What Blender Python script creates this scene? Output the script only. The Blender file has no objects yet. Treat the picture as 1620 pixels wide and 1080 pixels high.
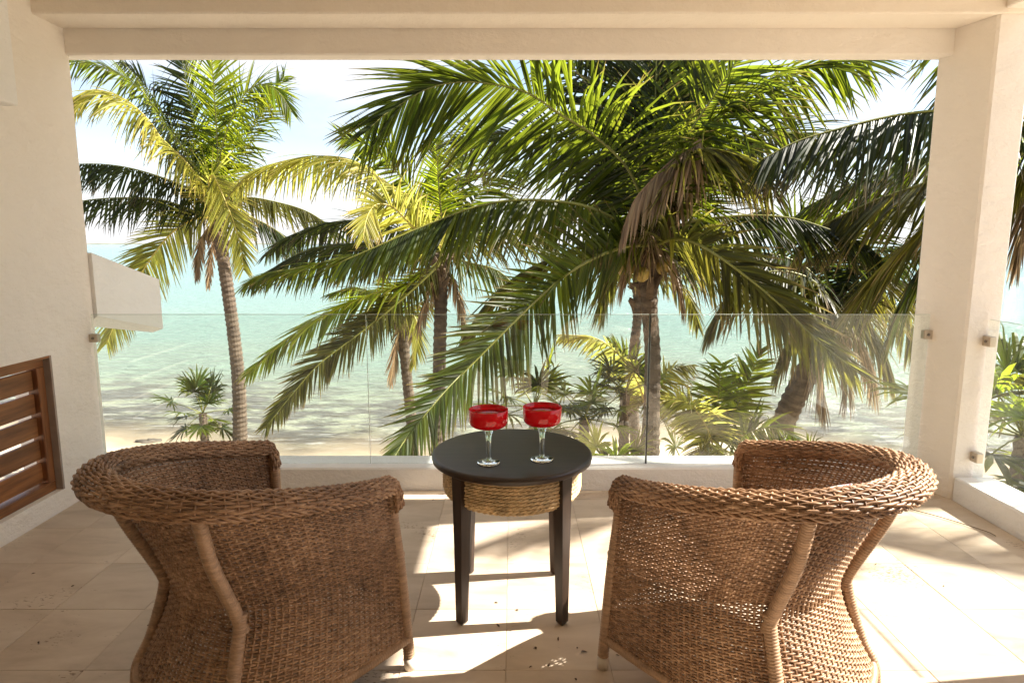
import bpy, math, random
from mathutils import Vector, Matrix, Quaternion

# ------------------------------------------------------------------ camera, sky, sun, exposure
scene = bpy.context.scene
COL = scene.collection

cam_data = bpy.data.cameras.new('camera')
cam_data.sensor_width = 36.0
cam_data.lens = 36.0 * 1030.0 / 1620.0
cam_data.clip_start = 0.05
cam_data.clip_end = 20000.0
camera = bpy.data.objects.new('camera', cam_data)
COL.objects.link(camera)
camera.location = (0.0, 0.0, 1.35)
camera.rotation_euler = (math.radians(90.0 - 8.56), 0.0, 0.0)
scene.camera = camera

SUN_TO = Vector((1.0, 0.115, 0.84)).normalized()          # towards the sun
SUN_ELEV = math.asin(SUN_TO.z)
SUN_AZ = math.atan2(SUN_TO.x, SUN_TO.y)                   # clockwise from +Y

world = bpy.data.worlds.new('World')
scene.world = world
world.use_nodes = True
wn = world.node_tree.nodes
wl = world.node_tree.links
wn.clear()
w_out = wn.new('ShaderNodeOutputWorld')
w_bg = wn.new('ShaderNodeBackground')
w_bg.inputs['Strength'].default_value = 0.072
sky = wn.new('ShaderNodeTexSky')
sky.sky_type = 'NISHITA'
sky.sun_disc = False
sky.sun_elevation = SUN_ELEV
sky.sun_rotation = SUN_AZ
sky.dust_density = 0.7
sky.air_density = 1.0
w_tc = wn.new('ShaderNodeTexCoord')
w_map = wn.new('ShaderNodeMapping')
w_map.inputs['Scale'].default_value = (1.0, 1.0, 2.2)
w_map.inputs['Location'].default_value = (3.1, 1.4, 0.3)
w_noise = wn.new('ShaderNodeTexNoise')
w_noise.inputs['Scale'].default_value = 2.3
w_noise.inputs['Detail'].default_value = 7.0
w_noise.inputs['Roughness'].default_value = 0.55
w_ramp = wn.new('ShaderNodeValToRGB')
w_ramp.color_ramp.elements[0].position = 0.36
w_ramp.color_ramp.elements[1].position = 0.60
w_mix = wn.new('ShaderNodeMixRGB')
w_mix.inputs['Color2'].default_value = (4.2, 4.25, 4.4, 1.0)
wl.new(w_tc.outputs['Generated'], w_map.inputs['Vector'])
wl.new(w_map.outputs['Vector'], w_noise.inputs['Vector'])
wl.new(w_noise.outputs['Fac'], w_ramp.inputs['Fac'])
# pale haze all round the horizon
w_sep = wn.new('ShaderNodeSeparateXYZ')
wl.new(w_tc.outputs['Generated'], w_sep.inputs['Vector'])
w_hz = wn.new('ShaderNodeMapRange')
w_hz.interpolation_type = 'SMOOTHSTEP'
w_hz.inputs['From Min'].default_value = 0.0
w_hz.inputs['From Max'].default_value = 0.22
w_hz.inputs['To Min'].default_value = 0.95
w_hz.inputs['To Max'].default_value = 0.0
wl.new(w_sep.outputs['Z'], w_hz.inputs['Value'])
w_max = wn.new('ShaderNodeMath')
w_max.operation = 'MAXIMUM'
wl.new(w_ramp.outputs['Color'], w_max.inputs[0])
wl.new(w_hz.outputs['Result'], w_max.inputs[1])
wl.new(w_max.outputs[0], w_mix.inputs['Fac'])
wl.new(sky.outputs['Color'], w_mix.inputs['Color1'])
wl.new(w_mix.outputs['Color'], w_bg.inputs['Color'])
wl.new(w_bg.outputs['Background'], w_out.inputs['Surface'])

sun_data = bpy.data.lights.new('sun', 'SUN')
sun_data.energy = 5.0
sun_data.angle = math.radians(0.53)
sun_data.color = (1.0, 0.93, 0.82)
sun = bpy.data.objects.new('sun', sun_data)
COL.objects.link(sun)
sun.rotation_euler = (-SUN_TO).to_track_quat('-Z', 'Y').to_euler()

vs = scene.view_settings
vs.view_transform = 'Standard'
vs.look = 'None'
vs.exposure = 1.93
vs.gamma = 1.0
vs.use_curve_mapping = False
scene.cycles.max_bounces = 10
scene.cycles.diffuse_bounces = 6
scene.cycles.transparent_max_bounces = 24
scene.cycles.sample_clamp_indirect = 8.0

rng = random.Random(7)
RAD = math.radians

# ------------------------------------------------------------------ helpers
class MB:
    """Collects vertices and faces of one mesh."""
    def __init__(self):
        self.v, self.f, self.m, self.attr = [], [], [], []

    def add(self, verts, faces, mat=0, attr=None):
        o = len(self.v)
        self.v.extend(tuple(p) for p in verts)
        for fc in faces:
            self.f.append(tuple(i + o for i in fc))
            self.m.append(mat)
        if attr is not None:
            self.attr.extend(attr)

    def box(self, lo, hi, mat=0):
        x0, y0, z0 = lo
        x1, y1, z1 = hi
        self.add([(x0, y0, z0), (x1, y0, z0), (x1, y1, z0), (x0, y1, z0),
                  (x0, y0, z1), (x1, y0, z1), (x1, y1, z1), (x0, y1, z1)],
                 [(0, 3, 2, 1), (4, 5, 6, 7), (0, 1, 5, 4), (1, 2, 6, 5), (2, 3, 7, 6), (3, 0, 4, 7)], mat)

    def bevel_box(self, lo, hi, b=0.004, mat=0):
        """A box with chamfered edges."""
        x0, y0, z0 = lo
        x1, y1, z1 = hi
        cx, cy, cz = (x0 + x1) / 2, (y0 + y1) / 2, (z0 + z1) / 2
        hx, hy, hz = (x1 - x0) / 2, (y1 - y0) / 2, (z1 - z0) / 2
        idx, verts = {}, []
        for sx in (-1, 1):
            for sy in (-1, 1):
                for sz in (-1, 1):
                    for ax in range(3):
                        p = [hx * sx, hy * sy, hz * sz]
                        for k, s in enumerate((sx, sy, sz)):
                            if k != ax:
                                p[k] -= b * s
                        idx[(sx, sy, sz, ax)] = len(verts)
                        verts.append((cx + p[0], cy + p[1], cz + p[2]))
        faces = []
        for ax in range(3):
            o1, o2 = [k for k in range(3) if k != ax]
            for s in (-1, 1):
                q = []
                for a, c in ((-1, -1), (1, -1), (1, 1), (-1, 1)):
                    t = [0, 0, 0]
                    t[ax], t[o1], t[o2] = s, a, c
                    q.append(idx[(t[0], t[1], t[2], ax)])
                faces.append(tuple(q))
            for a in (-1, 1):
                for c in (-1, 1):
                    t1, t2 = [0, 0, 0], [0, 0, 0]
                    t1[o1] = t2[o1] = a
                    t1[o2] = t2[o2] = c
                    t1[ax], t2[ax] = -1, 1
                    faces.append((idx[(*t1, o1)], idx[(*t2, o1)], idx[(*t2, o2)], idx[(*t1, o2)]))
        for sx in (-1, 1):
            for sy in (-1, 1):
                for sz in (-1, 1):
                    faces.append(tuple(idx[(sx, sy, sz, ax)] for ax in range(3)))
        self.add(verts, faces, mat)

    def tube(self, pts, radii, sides=8, mat=0, cap=True, attr=None):
        pts = [Vector(p) for p in pts]
        n = len(pts)
        if not hasattr(radii, '__len__'):
            radii = [radii] * n
        verts, nrm = [], None
        for i, p in enumerate(pts):
            t = (pts[min(i + 1, n - 1)] - pts[max(i - 1, 0)])
            t = t.normalized() if t.length > 1e-9 else Vector((0, 0, 1))
            if nrm is None:
                ref = Vector((0, 0, 1)) if abs(t.z) < 0.9 else Vector((1, 0, 0))
                nrm = t.cross(ref).normalized()
            else:
                nrm = (nrm - t * nrm.dot(t))
                nrm = nrm.normalized() if nrm.length > 1e-6 else t.orthogonal().normalized()
            b = t.cross(nrm)
            for k in range(sides):
                a = 2 * math.pi * k / sides
                verts.append(p + (nrm * math.cos(a) + b * math.sin(a)) * radii[i])
        faces = []
        for i in range(n - 1):
            for k in range(sides):
                k2 = (k + 1) % sides
                faces.append((i * sides + k, i * sides + k2, (i + 1) * sides + k2, (i + 1) * sides + k))
        if cap:
            faces.append(tuple(range(sides - 1, -1, -1)))
            faces.append(tuple((n - 1) * sides + k for k in range(sides)))
        self.add(verts, faces, mat, None if attr is None else [attr] * len(verts))

    def lathe(self, prof, seg=40, center=(0, 0), mat=0, close=False):
        verts, faces = [], []
        n = len(prof)
        for k in range(seg):
            a = 2 * math.pi * k / seg
            for r, z in prof:
                verts.append((center[0] + r * math.cos(a), center[1] + r * math.sin(a), z))
        for k in range(seg):
            k2 = (k + 1) % seg
            for i in range(n - 1 if not close else n):
                j = (i + 1) % n
                faces.append((k * n + i, k2 * n + i, k2 * n + j, k * n + j))
        self.add(verts, faces, mat)

    def build(self, name, mats, parent=None, smooth=False, loc=None):
        me = bpy.data.meshes.new(name)
        me.from_pydata(self.v, [], self.f)
        if not isinstance(mats, (list, tuple)):
            mats = [mats]
        for m in mats:
            me.materials.append(m)
        if len(mats) > 1:
            me.polygons.foreach_set('material_index', self.m)
        if smooth:
            me.polygons.foreach_set('use_smooth', [True] * len(me.polygons))
        if self.attr and len(self.attr) == len(self.v):
            at = me.attributes.new('leaf', 'FLOAT_VECTOR', 'POINT')
            flat = [c for a in self.attr for c in a]
            at.data.foreach_set('vector', flat)
        me.update()
        o = bpy.data.objects.new(name, me)
        COL.objects.link(o)
        if parent is not None:
            o.parent = parent
        if loc is not None:
            o.location = loc
        return o


def tag(o, label=None, cat=None, group=None, kind=None):
    if label: o['label'] = label
    if cat: o['category'] = cat
    if group: o['group'] = group
    if kind: o['kind'] = kind
    return o


def empty(name, loc=(0, 0, 0), rz=0.0):
    o = bpy.data.objects.new(name, None)
    o.empty_display_size = 0.1
    COL.objects.link(o)
    o.location = loc
    o.rotation_euler = (0, 0, rz)
    return o


def copy_tree(o, parent=None):
    c = o.copy()
    COL.objects.link(c)
    c.parent = parent
    for ch in o.children:
        copy_tree(ch, c)
    return c


def catmull(pts, n):
    """n+1 evenly spaced points on a Catmull-Rom curve through pts."""
    P = [Vector(p) for p in pts]
    P = [P[0] * 2 - P[1]] + P + [P[-1] * 2 - P[-2]]
    dense = []
    for i in range(1, len(P) - 2):
        for k in range(16):
            t = k / 16
            a, b, c, d = P[i - 1], P[i], P[i + 1], P[i + 2]
            dense.append(0.5 * ((2 * b) + (c - a) * t + (2 * a - 5 * b + 4 * c - d) * t * t + (3 * b - a - 3 * c + d) * t ** 3))
    dense.append(P[-2].copy())
    cum = [0.0]
    for i in range(1, len(dense)):
        cum.append(cum[-1] + (dense[i] - dense[i - 1]).length)
    out, j = [], 0
    for k in range(n + 1):
        s = cum[-1] * k / n
        while j < len(cum) - 2 and cum[j + 1] < s:
            j += 1
        seg = cum[j + 1] - cum[j]
        t = 0 if seg < 1e-9 else (s - cum[j]) / seg
        out.append(dense[j].lerp(dense[j + 1], min(max(t, 0), 1)))
    return out

# ------------------------------------------------------------------ materials
def new_mat(name):
    m = bpy.data.materials.new(name)
    m.use_nodes = True
    nt = m.node_tree
    return m, nt, nt.nodes, nt.links, nt.nodes['Principled BSDF']


def ramp(nodes, stops):
    r = nodes.new('ShaderNodeValToRGB')
    e = r.color_ramp.elements
    while len(e) > 1:
        e.remove(e[-1])
    e[0].position = stops[0][0]
    e[0].color = (*stops[0][1], 1)
    for p, c in stops[1:]:
        k = e.new(p)
        k.color = (*c, 1)
    return r


def noise(nodes, links, scale, detail=4, rough=0.5, coord='Object', stretch=None):
    tc = nodes.new('ShaderNodeTexCoord')
    n = nodes.new('ShaderNodeTexNoise')
    n.inputs['Scale'].default_value = scale
    n.inputs['Detail'].default_value = detail
    n.inputs['Roughness'].default_value = rough
    if stretch:
        mp = nodes.new('ShaderNodeMapping')
        mp.inputs['Scale'].default_value = stretch
        links.new(tc.outputs[coord], mp.inputs['Vector'])
        links.new(mp.outputs['Vector'], n.inputs['Vector'])
    else:
        links.new(tc.outputs[coord], n.inputs['Vector'])
    return n


def bump(nodes, links, bsdf, src, strength=0.3, dist=0.01):
    b = nodes.new('ShaderNodeBump')
    b.inputs['Strength'].default_value = strength
    b.inputs['Distance'].default_value = dist
    links.new(src, b.inputs['Height'])
    links.new(b.outputs['Normal'], bsdf.inputs['Normal'])
    return b


def simple(name, color, rough=0.5, metal=0.0, var=0.15, scale=8.0, bump_s=0.0, bump_scale=60.0, stretch=None, spec=0.5):
    m, nt, N, L, B = new_mat(name)
    n = noise(N, L, scale, 5, 0.6, stretch=stretch)
    lo = tuple(c * (1 - var) for c in color)
    hi = tuple(min(1, c * (1 + var)) for c in color)
    r = ramp(N, [(0.3, lo), (0.7, hi)])
    L.new(n.outputs['Fac'], r.inputs['Fac'])
    L.new(r.outputs['Color'], B.inputs['Base Color'])
    B.inputs['Roughness'].default_value = rough
    B.inputs['Metallic'].default_value = metal
    B.inputs['Specular IOR Level'].default_value = spec
    if bump_s:
        n2 = noise(N, L, bump_scale, 5, 0.6, stretch=stretch)
        bump(N, L, B, n2.outputs['Fac'], bump_s, 0.01)
    return m


def plaster(name, color):
    m, nt, N, L, B = new_mat(name)
    big = noise(N, L, 1.3, 6, 0.6)
    r = ramp(N, [(0.3, tuple(c * 0.93 for c in color)), (0.7, color)])
    L.new(big.outputs['Fac'], r.inputs['Fac'])
    # small scuffs and chips
    sp = noise(N, L, 9.0, 8, 0.75)
    rs = ramp(N, [(0.68, (0, 0, 0)), (0.78, (1, 1, 1))])
    L.new(sp.outputs['Fac'], rs.inputs['Fac'])
    mx = N.new('ShaderNodeMixRGB')
    mx.inputs['Color2'].default_value = (color[0] * 0.72, color[1] * 0.64, color[2] * 0.52, 1)
    mf = N.new('ShaderNodeMath'); mf.operation = 'MULTIPLY'; mf.inputs[1].default_value = 0.5
    L.new(rs.outputs['Color'], mf.inputs[0])
    L.new(mf.outputs[0], mx.inputs['Fac'])
    L.new(r.outputs['Color'], mx.inputs['Color1'])
    L.new(mx.outputs['Color'], B.inputs['Base Color'])
    B.inputs['Roughness'].default_value = 0.85
    B.inputs['Specular IOR Level'].default_value = 0.2
    a = noise(N, L, 6.0, 5, 0.6, stretch=(1.0, 1.0, 1.7))
    b2 = noise(N, L, 70.0, 6, 0.7)
    ad = N.new('ShaderNodeMath'); ad.operation = 'MULTIPLY_ADD'; ad.inputs[1].default_value = 0.15
    L.new(b2.outputs['Fac'], ad.inputs[0])
    L.new(a.outputs['Fac'], ad.inputs[2])
    bump(N, L, B, ad.outputs[0], 0.75, 0.028)
    return m


def travertine():
    m, nt, N, L, B = new_mat('travertine')
    info = N.new('ShaderNodeObjectInfo')
    tc = N.new('ShaderNodeTexCoord')
    geo = N.new('ShaderNodeNewGeometry')
    off = N.new('ShaderNodeVectorMath'); off.operation = 'MULTIPLY_ADD'
    off.inputs[1].default_value = (7, 11, 5)
    L.new(info.outputs['Random'], off.inputs[0])
    L.new(geo.outputs['Position'], off.inputs[2])
    mp = N.new('ShaderNodeMapping')
    mp.inputs['Scale'].default_value = (1.0, 2.6, 1.0)
    L.new(off.outputs['Vector'], mp.inputs['Vector'])
    n = N.new('ShaderNodeTexNoise'); n.inputs['Scale'].default_value = 2.6; n.inputs['Detail'].default_value = 9; n.inputs['Roughness'].default_value = 0.62
    n.inputs['Distortion'].default_value = 0.5
    L.new(mp.outputs['Vector'], n.inputs['Vector'])
    r = ramp(N, [(0.28, (0.39, 0.305, 0.22)), (0.5, (0.53, 0.43, 0.33)), (0.72, (0.62, 0.525, 0.425))])
    L.new(n.outputs['Fac'], r.inputs['Fac'])
    # pits
    vn = N.new('ShaderNodeTexNoise'); vn.inputs['Scale'].default_value = 85; vn.inputs['Detail'].default_value = 4; vn.inputs['Roughness'].default_value = 0.6
    mp2 = N.new('ShaderNodeMapping'); mp2.inputs['Scale'].default_value = (0.6, 1.5, 1)
    L.new(off.outputs['Vector'], mp2.inputs['Vector'])
    L.new(mp2.outputs['Vector'], vn.inputs['Vector'])
    cl = N.new('ShaderNodeTexNoise'); cl.inputs['Scale'].default_value = 3.0; cl.inputs['Detail'].default_value = 3
    L.new(off.outputs['Vector'], cl.inputs['Vector'])
    mul = N.new('ShaderNodeMath'); mul.operation = 'MULTIPLY'
    L.new(vn.outputs['Fac'], mul.inputs[0]); L.new(cl.outputs['Fac'], mul.inputs[1])
    rp = ramp(N, [(0.385, (0, 0, 0)), (0.43, (1, 1, 1))])
    L.new(mul.outputs[0], rp.inputs['Fac'])
    mx = N.new('ShaderNodeMixRGB')
    mx.inputs['Color2'].default_value = (0.21, 0.14, 0.085, 1)
    L.new(rp.outputs['Color'], mx.inputs['Fac'])
    L.new(r.outputs['Color'], mx.inputs['Color1'])
    hv = N.new('ShaderNodeHueSaturation')
    vv = N.new('ShaderNodeMapRange'); vv.inputs['To Min'].default_value = 0.93; vv.inputs['To Max'].default_value = 1.05
    L.new(info.outputs['Random'], vv.inputs['Value'])
    L.new(vv.outputs['Result'], hv.inputs['Value'])
    L.new(mx.outputs['Color'], hv.inputs['Color'])
    L.new(hv.outputs['Color'], B.inputs['Base Color'])
    rr = ramp(N, [(0.3, (0.42,) * 3), (0.7, (0.62,) * 3)])
    L.new(n.outputs['Fac'], rr.inputs['Fac'])
    L.new(rr.outputs['Color'], B.inputs['Roughness'])
    inv = N.new('ShaderNodeMath'); inv.operation = 'SUBTRACT'; inv.inputs[0].default_value = 1.0
    L.new(rp.outputs['Color'], inv.inputs[1])
    bump(N, L, B, inv.outputs[0], 0.5, 0.004)
    return m


def wood(name, dark, light, rough=0.4, scale=3.0, stretch=(1, 14, 14)):
    m, nt, N, L, B = new_mat(name)
    n = noise(N, L, scale, 8, 0.65, stretch=stretch)
    info = N.new('ShaderNodeObjectInfo')
    r = ramp(N, [(0.3, dark), (0.7, light)])
    L.new(n.outputs['Fac'], r.inputs['Fac'])
    hv = N.new('ShaderNodeHueSaturation')
    vv = N.new('ShaderNodeMapRange'); vv.inputs['To Min'].default_value = 0.8; vv.inputs['To Max'].default_value = 1.2
    L.new(info.outputs['Random'], vv.inputs['Value'])
    L.new(vv.outputs['Result'], hv.inputs['Value'])
    L.new(r.outputs['Color'], hv.inputs['Color'])
    L.new(hv.outputs['Color'], B.inputs['Base Color'])
    B.inputs['Roughness'].default_value = rough
    bump(N, L, B, n.outputs['Fac'], 0.15, 0.003)
    return m


def wicker():
    m, nt, N, L, B = new_mat('wicker')
    n = noise(N, L, 4.0, 3, 0.5)
    n2 = noise(N, L, 38.0, 2, 0.5, stretch=(1, 1, 3.5))
    mxf = N.new('ShaderNodeMath'); mxf.operation = 'MULTIPLY_ADD'; mxf.inputs[1].default_value = 0.55
    L.new(n2.outputs['Fac'], mxf.inputs[0])
    h = N.new('ShaderNodeMath'); h.operation = 'MULTIPLY'; h.inputs[1].default_value = 0.45
    L.new(n.outputs['Fac'], h.inputs[0])
    L.new(h.outputs[0], mxf.inputs[2])
    r = ramp(N, [(0.32, (0.105, 0.055, 0.029)), (0.5, (0.30, 0.175, 0.098)), (0.68, (0.55, 0.36, 0.225))])
    L.new(mxf.outputs[0], r.inputs['Fac'])
    L.new(r.outputs['Color'], B.inputs['Base Color'])
    B.inputs['Roughness'].default_value = 0.48
    B.inputs['Specular IOR Level'].default_value = 0.45
    return m


def leaf_mat(name, base, trans, tip, back=0.45):
    m, nt, N, L, B = new_mat(name)
    at = N.new('ShaderNodeAttribute'); at.attribute_name = 'leaf'
    sp = N.new('ShaderNodeSeparateXYZ')
    L.new(at.outputs['Vector'], sp.inputs['Vector'])
    info = N.new('ShaderNodeObjectInfo')
    hv = N.new('ShaderNodeHueSaturation')
    mr = N.new('ShaderNodeMapRange'); mr.inputs['To Min'].default_value = 0.45; mr.inputs['To Max'].default_value = 1.5
    L.new(sp.outputs['Y'], mr.inputs['Value'])
    L.new(mr.outputs['Result'], hv.inputs['Value'])
    mh = N.new('ShaderNodeMapRange'); mh.inputs['To Min'].default_value = 0.485; mh.inputs['To Max'].default_value = 0.51
    L.new(sp.outputs['Z'], mh.inputs['Value'])
    L.new(mh.outputs['Result'], hv.inputs['Hue'])
    rp = ramp(N, [(0.0, base), (0.72, base), (0.97, tip)])
    L.new(sp.outputs['X'], rp.inputs['Fac'])
    L.new(rp.outputs['Color'], hv.inputs['Color'])
    L.new(hv.outputs['Color'], B.inputs['Base Color'])
    B.inputs['Roughness'].default_value = 0.42
    B.inputs['Specular IOR Level'].default_value = 0.28
    tr = N.new('ShaderNodeBsdfTranslucent')
    hv2 = N.new('ShaderNodeHueSaturation')
    L.new(mr.outputs['Result'], hv2.inputs['Value'])
    L.new(mh.outputs['Result'], hv2.inputs['Hue'])
    rp2 = ramp(N, [(0.0, trans), (0.75, trans), (0.97, tip)])
    L.new(sp.outputs['X'], rp2.inputs['Fac'])
    L.new(rp2.outputs['Color'], hv2.inputs['Color'])
    L.new(hv2.outputs['Color'], tr.inputs['Color'])
    mx = N.new('ShaderNodeMixShader'); mx.inputs['Fac'].default_value = back
    out = N['Material Output']
    L.new(B.outputs['BSDF'], mx.inputs[1])
    L.new(tr.outputs['BSDF'], mx.inputs[2])
    L.new(mx.outputs['Shader'], out.inputs['Surface'])
    return m


def thin_glass(name, tint, dust=0.02):
    m, nt, N, L, B = new_mat(name)
    N.remove(B)
    out = N['Material Output']
    t = N.new('ShaderNodeBsdfTransparent'); t.inputs['Color'].default_value = (*tint, 1)
    g = N.new('ShaderNodeBsdfGlossy'); g.inputs['Roughness'].default_value = 0.003
    g.inputs['Color'].default_value = (1, 1, 1, 1)
    lw = N.new('ShaderNodeLayerWeight'); lw.inputs['Blend'].default_value = 0.5
    pw = N.new('ShaderNodeMath'); pw.operation = 'POWER'; pw.inputs[1].default_value = 5.0
    L.new(lw.outputs['Facing'], pw.inputs[0])
    fr = N.new('ShaderNodeMath'); fr.operation = 'MULTIPLY_ADD'; fr.inputs[1].default_value = 0.96; fr.inputs[2].default_value = 0.04
    L.new(pw.outputs[0], fr.inputs[0])
    mx = N.new('ShaderNodeMixShader')
    L.new(fr.outputs[0], mx.inputs['Fac'])
    L.new(t.outputs['BSDF'], mx.inputs[1])
    L.new(g.outputs['BSDF'], mx.inputs[2])
    d = N.new('ShaderNodeBsdfTranslucent'); d.inputs['Color'].default_value = (0.8, 0.78, 0.72, 1)
    n = noise(N, L, 3.0, 8, 0.7, stretch=(1, 1, 0.4))
    rp = ramp(N, [(0.35, (dust * 0.3,) * 3), (0.75, (dust * 2.0,) * 3)])
    L.new(n.outputs['Fac'], rp.inputs['Fac'])
    mx2 = N.new('ShaderNodeMixShader')
    L.new(rp.outputs['Color'], mx2.inputs['Fac'])
    L.new(mx.outputs['Shader'], mx2.inputs[1])
    L.new(d.outputs['BSDF'], mx2.inputs[2])
    L.new(mx2.outputs['Shader'], out.inputs['Surface'])
    return m


def trunk_mat(name, dark, light):
    m, nt, N, L, B = new_mat(name)
    n = noise(N, L, 4.0, 7, 0.65, stretch=(1, 1, 2.5))
    r = ramp(N, [(0.3, dark), (0.7, light)])
    L.new(n.outputs['Fac'], r.inputs['Fac'])
    L.new(r.outputs['Color'], B.inputs['Base Color'])
    B.inputs['Roughness'].default_value = 0.9
    n2 = noise(N, L, 22.0, 5, 0.7, stretch=(1, 1, 2))
    bump(N, L, B, n2.outputs['Fac'], 0.7, 0.03)
    return m


M = {}
M['plaster'] = plaster('cream_plaster', (0.88, 0.825, 0.755))
M['ceiling'] = plaster('ceiling_plaster', (0.88, 0.805, 0.71))
M['white'] = plaster('white_paint', (0.88, 0.87, 0.85))
M['travertine'] = travertine()
M['grout'] = simple('grout', (0.48, 0.385, 0.29), 0.9, var=0.2, scale=6)
M['wicker'] = wicker()
M['cane'] = simple('wrapped_cane', (0.36, 0.23, 0.14), 0.45, var=0.3, scale=14, stretch=(1, 1, 6))
M['foot'] = simple('pale_foot_cap', (0.62, 0.56, 0.48), 0.5, var=0.1)
M['espresso'] = wood('espresso_wood', (0.016, 0.010, 0.007), (0.040, 0.025, 0.017), 0.36, 3.0, (1, 12, 12))
M['espresso_leg'] = wood('espresso_leg_wood', (0.022, 0.013, 0.009), (0.050, 0.030, 0.020), 0.34, 3.0, (12, 12, 1))
M['rope'] = simple('seagrass_rope', (0.60, 0.44, 0.245), 0.8, var=0.4, scale=30, bump_s=0.3, bump_scale=120)
M['slat'] = wood('oiled_slat_wood', (0.12, 0.042, 0.014), (0.34, 0.14, 0.046), 0.42, 2.5, (14, 1, 14))
M['slat_v'] = wood('oiled_frame_wood', (0.11, 0.038, 0.014), (0.28, 0.115, 0.041), 0.42, 2.5, (14, 14, 1))
M['reveal'] = simple('grey_brown_reveal', (0.34, 0.265, 0.215), 0.85, var=0.2, scale=5, bump_s=0.3)  # mottled grey-brown lining of the shutter opening
M['glass'] = thin_glass('rail_glass', (0.955, 0.975, 0.96), 0.012)
M['glass_edge'] = simple('glass_edge', (0.50, 0.56, 0.50), 0.2, var=0.1)
M['seal'] = simple('dark_seal', (0.02, 0.022, 0.02), 0.4)
M['steel'] = simple('brushed_steel', (0.50, 0.43, 0.35), 0.38, metal=0.8, var=0.1)
M['steel_dark'] = simple('screw_steel', (0.2, 0.18, 0.16), 0.4, metal=0.8)
M['sand'] = simple('sand', (0.46, 0.385, 0.285), 0.95, var=0.12, scale=0.6, bump_s=0.5, bump_scale=3.0)
def wet_sand():
    m = M['sand']
    N, L = m.node_tree.nodes, m.node_tree.links
    B = N['Principled BSDF']
    src = B.inputs['Base Color'].links[0].from_socket
    geo = N.new('ShaderNodeNewGeometry')
    sp = N.new('ShaderNodeSeparateXYZ')
    L.new(geo.outputs['Position'], sp.inputs['Vector'])
    mr = N.new('ShaderNodeMapRange')
    mr.inputs['From Min'].default_value = -3.60; mr.inputs['From Max'].default_value = -3.53     # soaked near the water level
    mr.inputs['To Min'].default_value = 1.0; mr.inputs['To Max'].default_value = 0.0
    L.new(sp.outputs['Z'], mr.inputs['Value'])
    mx = N.new('ShaderNodeMixRGB'); mx.blend_type = 'MULTIPLY'
    mx.inputs['Color2'].default_value = (0.62, 0.58, 0.52, 1)
    L.new(mr.outputs['Result'], mx.inputs['Fac'])
    L.new(src, mx.inputs['Color1'])
    L.new(mx.outputs['Color'], B.inputs['Base Color'])
wet_sand()
M['rock'] = simple('beach_rock', (0.11, 0.09, 0.07), 0.95, var=0.5, scale=3, bump_s=0.8, bump_scale=8)
M['far_land'] = simple('far_land', (0.16, 0.17, 0.13), 0.9, var=0.4, scale=0.02)
M['trunk'] = trunk_mat('palm_bark', (0.045, 0.031, 0.021), (0.16, 0.118, 0.082))
M['boot'] = trunk_mat('palm_boot', (0.05, 0.032, 0.020), (0.18, 0.12, 0.07))
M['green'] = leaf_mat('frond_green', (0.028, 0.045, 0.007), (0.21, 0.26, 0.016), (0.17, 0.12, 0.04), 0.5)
M['bright'] = leaf_mat('frond_lit_tone', (0.055, 0.085, 0.008), (0.40, 0.47, 0.025), (0.24, 0.20, 0.045), 0.58)  # lit copy of the frond green, sunlight put into its colour
M['dark'] = leaf_mat('frond_shade_tone', (0.018, 0.028, 0.007), (0.075, 0.10, 0.010), (0.12, 0.085, 0.04), 0.42)  # shaded copy of the frond green, crown shade put into its colour
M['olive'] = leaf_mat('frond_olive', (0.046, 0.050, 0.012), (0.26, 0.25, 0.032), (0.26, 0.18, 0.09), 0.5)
M['yellow'] = leaf_mat('frond_backlit_yellow', (0.18, 0.18, 0.035), (0.62, 0.60, 0.11), (0.34, 0.24, 0.08), 0.55)  # yellow-green with the glow of light passing through put into the colour
M['dry'] = leaf_mat('frond_dry', (0.27, 0.19, 0.11), (0.42, 0.30, 0.17), (0.33, 0.24, 0.15), 0.38)
M['rib_green'] = simple('rib_green', (0.17, 0.17, 0.03), 0.45, var=0.25, scale=3)
M['rib_yellow'] = simple('rib_yellow', (0.42, 0.33, 0.06), 0.45, var=0.2, scale=3)
M['rib_dry'] = simple('rib_dry', (0.24, 0.15, 0.08), 0.7, var=0.3, scale=4)
M['coconut'] = simple('coconut_husk', (0.30, 0.20, 0.04), 0.45, var=0.3, scale=7)
M['debris'] = simple('dry_debris', (0.10, 0.06, 0.035), 0.8, var=0.4, scale=20)
M['twig'] = simple('thin_twig', (0.16, 0.11, 0.06), 0.8, var=0.3)


def red_glass():
    m, nt, N, L, B = new_mat('red_glass')
    B.inputs['Base Color'].default_value = (0.80, 0.008, 0.016, 1)
    B.inputs['Roughness'].default_value = 0.04
    B.inputs['Transmission Weight'].default_value = 0.3
    B.inputs['IOR'].default_value = 1.45
    B.inputs['Coat Weight'].default_value = 0.0
    return m


def clear_glass():
    m, nt, N, L, B = new_mat('clear_glass')
    B.inputs['Base Color'].default_value = (0.93, 0.97, 0.90, 1)
    B.inputs['Roughness'].default_value = 0.01
    B.inputs['Transmission Weight'].default_value = 1.0
    B.inputs['IOR'].default_value = 1.5
    return m


def drink_mat():
    m, nt, N, L, B = new_mat('red_drink')
    B.inputs['Base Color'].default_value = (0.30, 0.003, 0.005, 1)
    B.inputs['Roughness'].default_value = 0.05
    return m


M['red_glass'], M['clear_glass'], M['drink'] = red_glass(), clear_glass(), drink_mat()


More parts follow.
